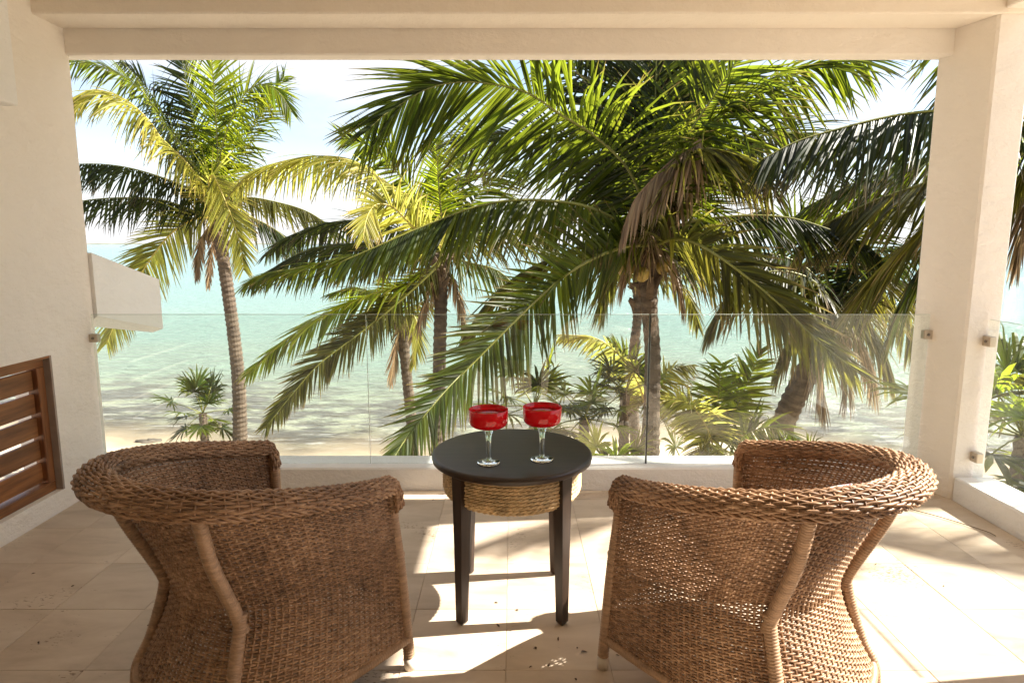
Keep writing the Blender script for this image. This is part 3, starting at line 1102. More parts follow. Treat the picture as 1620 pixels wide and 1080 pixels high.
# ------------------------------------------------------------------ palm layout (metres: x right, y out to sea, z up from the terrace floor)
# frond: tint, leaflet length, droop, roll of the leaflet plane, points along the midrib
PALM_LAYOUT = {
    'A': dict(
        trunk=[(-6.2, 14.0, 2.07), (-6.17, 14.0, 1.15), (-6.14, 14.1, 0.2), (-6.12, 14.2, -0.79), (-6.13, 14.3, -1.81), (-6.21, 14.4, -2.86), (-6.3, 14.5, -3.49)], radii=(0.15, 0.13, 0.17),
        fronds=[
            ('yellow', 1.0, 1.6, 25, [(-6.1, 13.6, 2.21), (-6.48, 13.46, 2.89), (-6.93, 13.31, 3.41), (-7.05, 13.17, 3.7), (-7.39, 13.03, 4.06), (-7.83, 12.89, 4.22), (-8.11, 12.74, 4.1), (-8.24, 12.6, 3.82)]),
            ('green', 0.95, 0.9, 35, [(-6.28, 14.0, 2.26), (-6.69, 13.92, 3.1), (-7.13, 13.84, 3.8), (-7.51, 13.76, 4.43), (-8.12, 13.68, 4.82), (-8.9, 13.6, 4.98)]),
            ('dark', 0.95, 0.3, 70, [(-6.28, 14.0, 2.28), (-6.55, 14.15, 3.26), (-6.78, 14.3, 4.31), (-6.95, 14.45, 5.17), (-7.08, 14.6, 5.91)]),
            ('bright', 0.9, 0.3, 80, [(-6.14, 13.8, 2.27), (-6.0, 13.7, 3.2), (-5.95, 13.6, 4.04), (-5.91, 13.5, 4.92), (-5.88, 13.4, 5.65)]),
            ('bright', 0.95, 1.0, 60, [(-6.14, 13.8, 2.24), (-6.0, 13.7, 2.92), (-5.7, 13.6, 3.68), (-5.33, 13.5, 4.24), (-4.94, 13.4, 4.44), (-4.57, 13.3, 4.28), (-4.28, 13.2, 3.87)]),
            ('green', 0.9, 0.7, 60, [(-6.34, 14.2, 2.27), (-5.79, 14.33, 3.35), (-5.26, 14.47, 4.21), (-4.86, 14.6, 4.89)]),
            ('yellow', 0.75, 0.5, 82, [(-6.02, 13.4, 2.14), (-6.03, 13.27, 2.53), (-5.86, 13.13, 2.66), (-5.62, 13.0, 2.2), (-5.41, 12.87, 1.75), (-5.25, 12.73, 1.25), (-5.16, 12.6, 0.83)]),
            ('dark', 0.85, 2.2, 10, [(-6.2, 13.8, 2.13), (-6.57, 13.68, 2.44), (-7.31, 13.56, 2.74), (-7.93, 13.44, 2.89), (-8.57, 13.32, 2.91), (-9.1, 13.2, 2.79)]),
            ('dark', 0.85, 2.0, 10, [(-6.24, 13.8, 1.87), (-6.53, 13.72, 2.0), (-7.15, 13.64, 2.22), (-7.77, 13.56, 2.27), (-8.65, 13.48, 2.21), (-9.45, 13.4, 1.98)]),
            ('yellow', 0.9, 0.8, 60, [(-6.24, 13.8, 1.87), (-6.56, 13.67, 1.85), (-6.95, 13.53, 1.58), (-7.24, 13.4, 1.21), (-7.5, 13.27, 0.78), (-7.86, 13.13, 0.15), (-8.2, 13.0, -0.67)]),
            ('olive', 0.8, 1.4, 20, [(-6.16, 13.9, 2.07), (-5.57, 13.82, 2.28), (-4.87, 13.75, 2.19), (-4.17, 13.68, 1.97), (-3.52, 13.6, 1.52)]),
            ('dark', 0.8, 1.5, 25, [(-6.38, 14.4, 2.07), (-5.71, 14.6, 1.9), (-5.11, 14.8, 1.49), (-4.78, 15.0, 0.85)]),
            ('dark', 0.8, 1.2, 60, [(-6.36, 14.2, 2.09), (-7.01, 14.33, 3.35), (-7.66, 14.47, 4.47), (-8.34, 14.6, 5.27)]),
            ('dry', 0.45, 2.2, 20, [(-6.24, 13.9, 1.81), (-6.5, 13.9, 1.55), (-6.63, 13.9, 1.15), (-6.7, 13.9, 0.62)]),
            ('dry', 0.4, 2.0, 20, [(-6.27, 14.2, 1.82), (-6.43, 14.2, 1.42), (-6.55, 14.2, 0.88), (-6.61, 14.2, 0.44)]),
        ]),
    'B': dict(
        trunk=[(-1.1, 10.4, 1.2), (-1.15, 10.5, 0.8), (-1.15, 10.5, 0.39), (-1.18, 10.5, -0.33), (-1.21, 10.5, -1.29), (-1.26, 10.5, -2.6), (-1.29, 10.5, -3.39)], radii=(0.14, 0.105, 0.14),
        fronds=[
            ('yellow', 0.85, 1.5, 30, [(-1.12, 10.6, 1.35), (-1.58, 10.7, 2.02), (-2.06, 10.8, 2.33), (-2.42, 10.9, 2.6), (-2.79, 11.0, 2.74), (-3.34, 11.1, 2.77), (-3.93, 11.2, 2.68), (-4.39, 11.3, 2.54), (-4.81, 11.4, 2.2)]),
            ('yellow', 0.62, 0.6, 70, [(-1.1, 10.2, 1.3), (-1.44, 10.03, 1.54), (-1.74, 9.87, 1.86), (-1.93, 9.7, 1.92), (-2.02, 9.53, 1.84), (-2.07, 9.37, 1.66), (-2.08, 9.2, 1.41)]),
            ('bright', 0.42, 0.4, 85, [(-1.08, 10.4, 1.4), (-1.11, 10.35, 1.89), (-1.13, 10.3, 2.22), (-1.14, 10.25, 2.59), (-1.15, 10.2, 2.91)]),
            ('green', 0.8, 0.5, 50, [(-1.14, 10.8, 1.4), (-1.5, 10.9, 2.02), (-1.87, 11.0, 2.48), (-2.3, 11.1, 2.9), (-2.83, 11.2, 3.11)]),
            ('green', 0.8, 0.8, 50, [(-1.1, 10.8, 1.38), (-0.73, 11.0, 1.92), (-0.37, 11.2, 2.35), (0.11, 11.4, 2.63)]),
            ('dark', 0.8, 1.4, 30, [(-1.14, 10.8, 1.28), (-1.77, 10.84, 1.35), (-2.61, 10.88, 1.35), (-3.36, 10.92, 1.25), (-4.02, 10.96, 0.93), (-4.42, 11.0, 0.72)]),
            ('green', 0.64, 1.1, 35, [(-1.12, 10.4, 1.22), (-1.69, 10.32, 1.22), (-2.46, 10.24, 1.15), (-3.39, 10.16, 0.96), (-3.75, 10.08, 0.9), (-4.11, 10.0, 0.73)]),
            ('bright', 0.66, 1.0, 35, [(-1.11, 10.3, 1.1), (-1.54, 10.08, 0.76), (-1.95, 9.87, 0.65), (-2.35, 9.65, 0.5), (-2.86, 9.43, 0.26), (-3.35, 9.22, -0.11), (-3.72, 9.0, -0.44)]),
            ('olive', 0.58, 0.6, 62, [(-1.1, 10.2, 1.06), (-1.66, 10.03, 0.53), (-2.17, 9.87, 0.11), (-2.57, 9.7, -0.19), (-2.92, 9.53, -0.47), (-3.31, 9.37, -0.93), (-3.59, 9.2, -1.3)]),
            ('green', 0.7, 1.4, 30, [(-1.09, 10.5, 1.15), (-0.71, 10.47, 1.05), (-0.2, 10.43, 0.9), (0.2, 10.4, 0.5)]),
            ('olive', 0.8, 1.4, 30, [(-1.12, 10.6, 1.28), (-0.52, 10.8, 1.5), (0.21, 11.0, 1.56), (0.75, 11.2, 1.3)]),
            ('green', 0.75, 0.6, 60, [(-1.14, 11.0, 1.36), (-0.96, 11.2, 2.14), (-0.81, 11.4, 2.78), (-0.7, 11.6, 3.44)]),
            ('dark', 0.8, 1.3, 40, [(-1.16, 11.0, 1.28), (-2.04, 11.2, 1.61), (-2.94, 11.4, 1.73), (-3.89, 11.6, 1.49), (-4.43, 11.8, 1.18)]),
            ('dry', 0.5, 2.0, 20, [(-1.12, 10.4, 1.0), (-1.3, 10.33, 0.66), (-1.42, 10.27, 0.31), (-1.46, 10.2, 0.02)]),
            ('dry', 0.5, 2.0, 20, [(-1.08, 10.6, 1.0), (-0.9, 10.53, 0.69), (-0.82, 10.47, 0.29), (-0.79, 10.4, -0.11)]),
        ]),
    'C': dict(
        trunk=[(-2.12, 12.5, -0.1), (-2.09, 12.5, -0.78), (-2.06, 12.6, -1.43), (-2.02, 12.7, -2.23), (-1.99, 12.8, -3.19)], radii=(0.13, 0.1, 0.12),
        fronds=[
            ('olive', 0.5, 1.6, 30, [(-2.11, 12.4, -0.12), (-2.39, 12.27, 0.05), (-2.78, 12.13, 0.03), (-3.11, 12.0, -0.22)]),
            ('yellow', 0.5, 1.6, 40, [(-2.07, 12.3, -0.11), (-1.85, 12.2, -0.0), (-1.76, 12.1, -0.35), (-1.84, 12.0, -0.88)]),
            ('dry', 0.45, 2.0, 30, [(-2.11, 12.4, -0.15), (-2.21, 12.37, -0.51), (-2.29, 12.33, -1.0), (-2.32, 12.3, -1.3)]),
            ('green', 0.5, 1.3, 40, [(-2.14, 12.6, -0.11), (-2.6, 12.73, 0.31), (-3.12, 12.87, 0.49), (-3.66, 13.0, 0.35)]),
            ('olive', 0.5, 1.3, 40, [(-2.12, 12.6, -0.11), (-1.79, 12.7, 0.21), (-1.37, 12.8, 0.12)]),
            ('green', 0.5, 0.7, 60, [(-2.14, 12.6, -0.11), (-2.35, 12.75, 0.31), (-2.56, 12.9, 0.73)]),
        ]),
    'D': dict(
        trunk=[(1.58, 7.3, 1.52), (1.56, 7.35, 1.24), (1.55, 7.4, 0.96), (1.57, 7.4, 0.6), (1.62, 7.4, 0.09), (1.63, 7.4, -0.51), (1.65, 7.4, -1.43), (1.71, 7.4, -3.81)], radii=(0.15, 0.09, 0.13),
        fronds=[
            ('green', 1.15, 0.85, 52, [(1.5, 7.2, 1.62), (1.23, 7.1, 2.13), (0.86, 7.0, 2.45), (0.51, 6.9, 2.64), (0.15, 6.8, 2.84), (-0.2, 6.7, 2.9), (-0.54, 6.6, 2.89), (-0.8, 6.5, 2.81), (-1.01, 6.4, 2.67), (-1.19, 6.3, 2.53), (-1.32, 6.2, 2.38)]),
            ('green', 0.74, 2.2, -8, [(1.46, 7.1, 1.42), (1.17, 7.0, 1.56), (0.83, 6.9, 1.71), (0.51, 6.8, 1.77), (0.03, 6.7, 1.78), (-0.36, 6.6, 1.71), (-0.73, 6.5, 1.57), (-0.99, 6.4, 1.46), (-1.27, 6.3, 1.33), (-1.63, 6.2, 1.17)]),
            ('green', 0.64, 0.3, 74, [(1.44, 7.0, 1.33), (1.19, 6.8, 1.32), (0.86, 6.6, 1.22), (0.55, 6.4, 1.06), (0.26, 6.2, 0.84), (-0.02, 6.0, 0.59), (-0.37, 5.8, 0.26), (-0.53, 5.6, 0.13), (-0.68, 5.4, -0.02), (-0.86, 5.2, -0.22), (-0.97, 5.0, -0.38)]),
            ('olive', 0.8, 1.5, 25, [(1.51, 7.4, 1.35), (1.2, 7.33, 1.42), (0.84, 7.27, 1.35), (0.49, 7.2, 1.21), (0.07, 7.13, 1.01), (-0.28, 7.07, 0.7), (-0.47, 7.0, 0.43)]),
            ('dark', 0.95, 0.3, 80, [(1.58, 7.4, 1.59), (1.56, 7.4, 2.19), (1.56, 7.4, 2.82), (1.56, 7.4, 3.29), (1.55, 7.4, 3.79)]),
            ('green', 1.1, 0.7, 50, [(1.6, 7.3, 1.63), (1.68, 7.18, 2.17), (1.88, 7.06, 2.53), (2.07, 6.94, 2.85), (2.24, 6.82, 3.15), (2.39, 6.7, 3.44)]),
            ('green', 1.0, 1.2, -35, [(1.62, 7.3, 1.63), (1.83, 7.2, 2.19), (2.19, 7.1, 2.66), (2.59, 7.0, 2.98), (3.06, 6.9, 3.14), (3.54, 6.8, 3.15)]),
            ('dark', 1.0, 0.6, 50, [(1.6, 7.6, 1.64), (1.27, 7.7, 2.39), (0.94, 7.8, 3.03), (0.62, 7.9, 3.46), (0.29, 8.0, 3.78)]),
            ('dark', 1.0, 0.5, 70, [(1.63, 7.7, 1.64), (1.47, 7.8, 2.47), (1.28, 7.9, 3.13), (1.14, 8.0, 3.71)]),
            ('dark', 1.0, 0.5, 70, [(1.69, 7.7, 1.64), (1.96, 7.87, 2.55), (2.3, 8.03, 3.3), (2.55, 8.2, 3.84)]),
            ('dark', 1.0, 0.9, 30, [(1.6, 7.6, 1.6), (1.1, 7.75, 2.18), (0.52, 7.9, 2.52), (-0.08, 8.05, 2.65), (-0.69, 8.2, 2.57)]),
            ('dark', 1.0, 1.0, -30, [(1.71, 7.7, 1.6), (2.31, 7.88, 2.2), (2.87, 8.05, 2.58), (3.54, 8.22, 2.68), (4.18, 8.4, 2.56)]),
            ('olive', 0.75, 1.5, -30, [(1.54, 7.0, 1.52), (1.59, 6.9, 1.78), (1.73, 6.8, 2.13), (1.87, 6.7, 2.27), (2.11, 6.6, 2.24), (2.36, 6.5, 2.08), (2.5, 6.4, 1.86)]),
            ('dry', 0.7, 2.6, 0, [(1.93, 6.9, 2.34), (1.77, 6.84, 2.28), (1.55, 6.78, 2.12), (1.37, 6.72, 1.94), (1.22, 6.66, 1.76), (1.11, 6.6, 1.49)]),
            ('olive', 0.66, 0.8, -55, [(1.51, 7.0, 1.33), (1.64, 6.77, 1.39), (1.78, 6.54, 1.37), (1.95, 6.31, 1.25), (2.23, 6.09, 1.01), (2.48, 5.86, 0.75), (2.7, 5.63, 0.49), (2.93, 5.4, 0.27)]),
            ('dark', 0.66, 2.0, 8, [(1.57, 7.2, 1.41), (1.91, 7.15, 1.57), (2.45, 7.1, 1.64), (2.93, 7.05, 1.62), (3.32, 7.0, 1.51), (3.72, 6.95, 1.34), (3.88, 6.9, 1.19)]),
            ('olive', 0.8, 1.6, 25, [(1.66, 7.6, 1.39), (2.16, 7.75, 1.24), (2.75, 7.9, 1.05), (3.29, 8.05, 0.69), (3.61, 8.2, 0.28)]),
            ('dark', 0.8, 1.3, 30, [(1.67, 7.7, 1.39), (2.28, 7.93, 1.42), (2.91, 8.17, 1.27), (3.49, 8.4, 0.99)]),
            ('olive', 0.7, 1.5, 25, [(1.6, 7.7, 1.35), (1.34, 7.93, 1.24), (1.19, 8.17, 0.92), (1.13, 8.4, 0.5)]),
            ('dry', 0.5, 2.2, 10, [(1.59, 7.2, 1.32), (1.73, 7.13, 1.18), (1.81, 7.07, 0.98), (1.83, 7.0, 0.71)]),
            ('dry', 0.5, 2.2, 10, [(1.47, 7.2, 1.33), (1.32, 7.17, 1.25), (1.24, 7.13, 1.11), (1.2, 7.1, 0.91)]),
            ('dry', 0.55, 2.3, 10, [(1.51, 7.1, 1.4), (1.41, 7.05, 1.62), (1.35, 7.0, 1.65), (1.29, 6.95, 1.45), (1.26, 6.9, 1.22)]),
            ('bright', 0.8, 0.4, 70, [(1.63, 7.5, 1.6), (1.7, 7.55, 2.16), (1.81, 7.6, 2.72), (1.89, 7.65, 3.34), (1.94, 7.7, 3.75)]),
        ]),
    'E': dict(
        trunk=[(2.37, 12, 0.72), (2.32, 12, -0.1), (2.26, 12, -0.82), (2.3, 12, -1.67), (2.48, 12.2, -3.5)], radii=(0.11, 0.085, 0.12),
        fronds=[
            ('olive', 0.6, 1.5, 30, [(2.37, 12.0, 0.72), (2.01, 11.87, 0.84), (1.76, 11.73, 0.56), (1.61, 11.6, -0.05)]),
            ('green', 0.6, 1.0, 30, [(2.41, 12.2, 0.71), (2.08, 12.33, 1.17), (1.62, 12.47, 1.23), (1.22, 12.6, 0.93)]),
            ('green', 0.6, 1.0, -30, [(2.41, 12.2, 0.71), (2.85, 12.33, 1.11), (3.31, 12.47, 0.99), (3.54, 12.6, 0.56)]),
            ('olive', 0.6, 1.5, -30, [(2.39, 12.0, 0.72), (2.9, 12.0, 0.72), (3.27, 12.0, 0.37), (3.47, 12.0, -0.22)]),
        ]),
    'G': dict(
        trunk=[(5.18, 6.6, 2.54), (5.37, 6.7, 2.13), (5.64, 6.8, 1.25), (5.86, 6.8, -0.08), (6.3, 6.8, -3.0)], radii=(0.16, 0.11, 0.15),
        fronds=[
            ('dark', 0.95, 2.2, 8, [(4.97, 6.4, 2.42), (4.43, 6.33, 2.56), (3.92, 6.27, 2.56), (3.46, 6.2, 2.5), (2.97, 6.13, 2.38), (2.57, 6.07, 2.26), (2.23, 6.0, 2.09)]),
            ('olive', 0.9, 1.8, 15, [(5.14, 6.6, 2.36), (4.74, 6.7, 2.16), (4.24, 6.8, 1.97), (3.93, 6.9, 1.85), (3.71, 7.0, 1.75), (3.34, 7.1, 1.54), (3.15, 7.2, 1.32)]),
            ('green', 0.75, 2.0, 20, [(4.95, 6.4, 2.56), (4.56, 6.25, 2.92), (4.2, 6.1, 3.12), (3.81, 5.95, 3.21), (3.53, 5.8, 3.14)]),
            ('olive', 0.9, 1.2, 40, [(5.14, 6.6, 2.33), (4.54, 6.56, 1.87), (4.06, 6.52, 1.5), (3.69, 6.48, 1.15), (3.37, 6.44, 0.76), (3.14, 6.4, 0.39)]),
            ('dark', 0.9, 1.6, 30, [(5.3, 6.8, 2.36), (4.91, 6.9, 1.9), (4.57, 7.0, 1.38), (4.33, 7.1, 0.91), (4.21, 7.2, 0.27)]),
            ('olive', 0.8, 1.8, 30, [(5.17, 6.6, 2.33), (4.91, 6.55, 1.87), (4.56, 6.5, 1.32), (4.26, 6.45, 0.82), (4.06, 6.4, 0.26)]),
            ('green', 0.9, 1.6, 30, [(5.44, 7.0, 2.48), (5.04, 7.15, 2.38), (4.4, 7.3, 2.23), (3.81, 7.45, 2.01), (3.33, 7.6, 1.74)]),
            ('green', 0.9, 1.4, -30, [(5.22, 6.6, 2.48), (5.41, 6.4, 2.73), (5.7, 6.2, 2.69), (6.0, 6.0, 2.38)]),
            ('green', 0.9, 0.6, 60, [(5.18, 6.6, 2.54), (5.18, 6.6, 3.07), (5.23, 6.6, 3.58), (5.24, 6.6, 3.97)]),
            ('green', 0.9, 1.4, -30, [(5.23, 6.6, 2.36), (5.37, 6.4, 2.1), (5.5, 6.2, 1.61), (5.52, 6.0, 1.03)]),
            ('dry', 0.6, 2.0, 20, [(5.22, 6.6, 2.3), (5.07, 6.53, 1.93), (4.99, 6.47, 1.56), (4.95, 6.4, 1.14)]),
        ]),
    'H': dict(
        trunk=[(4.3, 8.6, 0.65), (4.14, 8.6, 0.06), (3.89, 8.6, -0.55), (3.74, 8.7, -1.1), (3.62, 8.8, -1.96), (3.45, 9, -3.4)], radii=(0.17, 0.15, 0.18),
        fronds=[
            ('olive', 0.85, 1.8, 15, [(4.17, 8.4, 0.58), (3.77, 8.3, 0.91), (3.25, 8.2, 1.0), (2.75, 8.1, 0.77), (2.43, 8.0, 0.3)]),
            ('olive', 0.85, 1.9, -15, [(4.21, 8.4, 0.58), (4.52, 8.33, 0.91), (4.88, 8.27, 0.91), (5.27, 8.2, 0.6)]),
            ('dark', 0.85, 2.0, 15, [(4.28, 8.6, 0.61), (3.79, 8.53, 1.06), (3.26, 8.47, 1.23), (2.75, 8.4, 1.19)]),
            ('dark', 0.85, 1.8, -15, [(4.31, 8.6, 0.61), (4.56, 8.6, 1.14), (4.96, 8.6, 1.31), (5.38, 8.6, 1.23)]),
            ('dry', 0.8, 2.4, 10, [(4.11, 8.3, 0.51), (3.96, 8.23, 0.19), (3.92, 8.17, -0.21), (3.95, 8.1, -0.69)]),
            ('dry', 0.7, 2.4, 10, [(4.22, 8.4, 0.5), (4.31, 8.37, 0.09), (4.37, 8.33, -0.32), (4.36, 8.3, -0.65)]),
            ('olive', 0.75, 2.2, 10, [(4.16, 8.3, 0.55), (4.44, 8.2, 0.44), (4.66, 8.1, 0.09), (4.71, 8.0, -0.33)]),
            ('olive', 0.75, 2.2, 10, [(4.11, 8.3, 0.55), (3.79, 8.27, 0.43), (3.52, 8.23, 0.11), (3.4, 8.2, -0.25)]),
            ('dry', 0.7, 2.4, 10, [(4.27, 8.5, 0.49), (4.57, 8.5, 0.15), (4.74, 8.5, -0.18), (4.81, 8.5, -0.61)]),
            ('olive', 0.8, 2.0, -10, [(4.42, 8.8, 0.55), (5.0, 8.87, 0.63), (5.5, 8.93, 0.27), (5.77, 9.0, -0.27)]),
            ('dark', 0.8, 1.0, 50, [(4.35, 8.7, 0.62), (4.4, 8.8, 1.22), (4.54, 8.9, 1.73), (4.69, 9.0, 2.15)]),
            ('dark', 0.8, 1.2, 40, [(4.33, 8.7, 0.62), (4.09, 8.87, 1.22), (3.8, 9.03, 1.65), (3.42, 9.2, 1.83)]),
        ]),
    'S': dict(
        trunk=[(8.0, 4.0, 5.5), (8.05, 4.0, 4.5), (8.2, 4.05, 2.5), (8.5, 4.1, 0.0), (8.8, 4.1, -3.5)], radii=(0.15, 0.1, 0.15),
        fronds=[
            ('green', 0.45, 0.9, 45, [(8.0, 4.0, 5.5), (7.3, 3.8, 5.75), (6.6, 3.62, 5.6), (6.05, 3.45, 5.2)]),
            ('green', 0.4, 1.2, 30, [(8.0, 4.0, 5.5), (7.5, 3.7, 5.2), (6.8, 3.35, 4.7), (6.1, 3.05, 3.95)]),
            ('green', 0.8, 1.0, 40, [(8.0, 4.0, 5.5), (8.6, 4.6, 6.1), (9.3, 5.2, 6.0), (9.9, 5.8, 5.2)]),
            ('olive', 0.8, 1.0, 40, [(8.0, 4.0, 5.5), (8.8, 3.6, 6.0), (9.7, 3.2, 5.8), (10.3, 2.9, 5.0)]),
            ('green', 0.8, 0.6, 60, [(8.0, 4.0, 5.5), (8.1, 4.4, 6.4), (8.3, 5.0, 7.1), (8.6, 5.7, 7.4)]),
            ('bright', 0.8, 0.6, 60, [(8.0, 4.0, 5.5), (8.5, 4.9, 5.9), (8.9, 5.9, 5.9), (9.1, 6.8, 5.2)]),
        ]),
}

mb = MB()
n = 14
vv, ff, aa = [], [], []
for i in range(n + 1):
    for j in range(n + 1):
        u, w = i / n * 2 - 1, j / n * 2 - 1
        th = 0.055 * (max(0, 1 - u * u) ** 0.5) * (max(0, 1 - w * w) ** 0.5)
        vv.append((u * 0.14, th * 0.8, w * 0.14))
for i in range(n + 1):
    for j in range(n + 1):
        p = vv[i * (n + 1) + j]
        vv.append((p[0], -p[1], p[2]))
o2 = (n + 1) ** 2
for i in range(n):
    for j in range(n):
        a = i * (n + 1) + j
        ff.append((a, a + 1, a + n + 2, a + n + 1))
        ff.append((o2 + a, o2 + a + n + 1, o2 + a + n + 2, o2 + a + 1))
mb.add(vv, ff)
def cushion_mat():
    m, nt, N, L, B = new_mat('dotted_cushion_cloth')
    tc = N.new('ShaderNodeTexCoord')
    vo = N.new('ShaderNodeTexVoronoi'); vo.inputs['Scale'].default_value = 42
    L.new(tc.outputs['Object'], vo.inputs['Vector'])
    r = ramp(N, [(0.30, (0.50, 0.01, 0.07)), (0.36, (0.78, 0.70, 0.64))])
    L.new(vo.outputs['Distance'], r.inputs['Fac'])
    L.new(r.outputs['Color'], B.inputs['Base Color'])
    B.inputs['Roughness'].default_value = 0.9
    return m
cu = mb.build('cushion', cushion_mat(), None, True)
cu.location = (0.905, 1.80, 0.540)
cu.rotation_euler = (RAD(20), RAD(6), RAD(35.6))
tag(cu, 'small pale cushion with red dots tucked inside the sunlit wicker chair', 'cushion')

# ------------------------------------------------------------------ ground and sea
SHORE = [(-60, 19.0), (-16, 17.6), (-10.5, 16.4), (-5, 14.6), (0, 15.0), (3.5, 16.8), (6.5, 17.6), (8.2, 15.4), (10, 13.8), (16, 13.0), (60, 14.0)]
def shore(x):
    return spline1(SHORE, x)[0] + 0.35 * math.sin(x * 1.3) + 0.25 * math.sin(x * 2.9 + 1)
WATER_Z = -3.62
xs = [-9000, -4000, -1500, -600, -250, -120, -80, -60] + [-50 + 5 * i for i in range(4)] + [-30 + 0.75 * i for i in range(81)] + [35 + 5 * i for i in range(4)] + [60, 80, 120, 250, 600, 1500, 4000, 9000]
ys = [-60, -30, -12, -4, 2, 5, 7, 9, 10] + [10.5 + 0.5 * i for i in range(32)] + [27, 28.5, 30, 32, 35, 40, 46, 54, 65, 80, 100, 130, 180, 260, 400, 700, 1200, 2200, 4500, 11000]
def ground_z(x, y):
    d = y - shore(min(max(x, -60), 60))
    if d < 0:
        return WATER_Z + min(0.20, -d * 0.09) + 0.035 * math.sin(x * 1.9 + y) * math.sin(y * 1.3) * min(1, -d)
    return WATER_Z - min(5.0, d * 0.05)
mb = MB()
W = len(xs)
mb.add([(x, y, ground_z(x, y)) for y in ys for x in xs],
       [(j * W + i, j * W + i + 1, (j + 1) * W + i + 1, (j + 1) * W + i) for j in range(len(ys) - 1) for i in range(W - 1)])
tag(mb.build('ground', M['sand'], None, True), 'pale sand beach running down under the sea', 'beach', kind='structure')
yw = [y for y in ys if y >= 10.5]
mb = MB()
mb.add([(x, y, WATER_Z) for y in yw for x in xs],
       [(j * W + i, j * W + i + 1, (j + 1) * W + i + 1, (j + 1) * W + i) for j in range(len(yw) - 1) for i in range(W - 1)])
sea = mb.build('sea', M['water'])
at_ = sea.data.attributes.new('shore', 'FLOAT', 'POINT')
at_.data.foreach_set('value', [y - shore(min(max(x, -60), 60)) for y in yw for x in xs])
tag(sea, 'shallow turquoise sea with small ripples', 'sea', kind='structure')

# low land on the horizon
mb = MB()
vv, ff = [], []
N_ = 60
for i in range(N_ + 1):
    x = -1900 + 1250 * i / N_
    h = 9.0 * math.sin(math.pi * i / N_) ** 0.6 * (0.7 + 0.3 * math.sin(i * 1.7) * math.sin(i * 0.6))
    for (dy, k) in ((0, 0.0), (8, 0.8), (60, 1.0), (160, 0.0)):
        vv.append((x, 2600 + dy, WATER_Z - 0.3 + (h + 0.6) * k))
for i in range(N_):
    for k in range(3):
        ff.append((i * 4 + k, (i + 1) * 4 + k, (i + 1) * 4 + k + 1, i * 4 + k + 1))
mb.add(vv, ff)
tag(mb.build('far_shore', M['far_land'], None, True), 'low dark strip of land on the horizon', 'land', kind='structure')

# masonry below the terrace
mb = MB()
mb.box((-2.48, FLOOR_BACK, -3.9), (2.53, 3.60, -0.252))
tag(mb.build('house_base', M['plaster']), 'plain cream storey under the terrace', 'wall', kind='structure')

# rocks on the beach
def rock(x, y, sx, sy, sz, seed, label):
    rg = random.Random(seed)
    mb = MB()
    vv, ff = [], []
    nu, nv = 14, 8
    offs = [rg.uniform(0, 6.28) for _ in range(6)]
    for j in range(nv + 1):
        ph = math.pi * j / nv
        for i in range(nu):
            th = 2 * math.pi * i / nu
            k = 1 + 0.30 * math.sin(3 * th + offs[0] + 2 * ph) + 0.15 * math.sin(5 * th + offs[1]) * math.sin(3 * ph + offs[2]) + rg.uniform(-0.14, 0.14)
            vv.append((sx * k * math.sin(ph) * math.cos(th), sy * k * math.sin(ph) * math.sin(th), sz * k * math.cos(ph)))
    for j in range(nv):
        for i in range(nu):
            ff.append((j * nu + i, (j + 1) * nu + i, (j + 1) * nu + (i + 1) % nu, j * nu + (i + 1) % nu))
    mb.add(vv, ff)
    o = mb.build('rock', M['rock'], None, True, (x, y, ground_z(x, y) + sz * 0.25))
    return tag(o, label, 'rock', 'rocks along the waterline')
ROCK = 'flat dark rock lying on the pale sand at the waterline'
for i, (x, y, sx, sy, sz) in enumerate([(-9.2, 15.9, .30, .15, .05), (-7.3, 15.4, .28, .13, .045), (-6.75, 15.5, .20, .12, .04), (-3.9, 13.9, .28, .10, .035),
                                       (-8.2, 17.4, .35, .2, .07), (-5.0, 16.8, .22, .15, .06), (-4.4, 17.4, .20, .15, .08), (-6.0, 13.9, .08, .07, .03)]):
    rock(x, y, sx, sy, sz, 40 + i, ROCK)

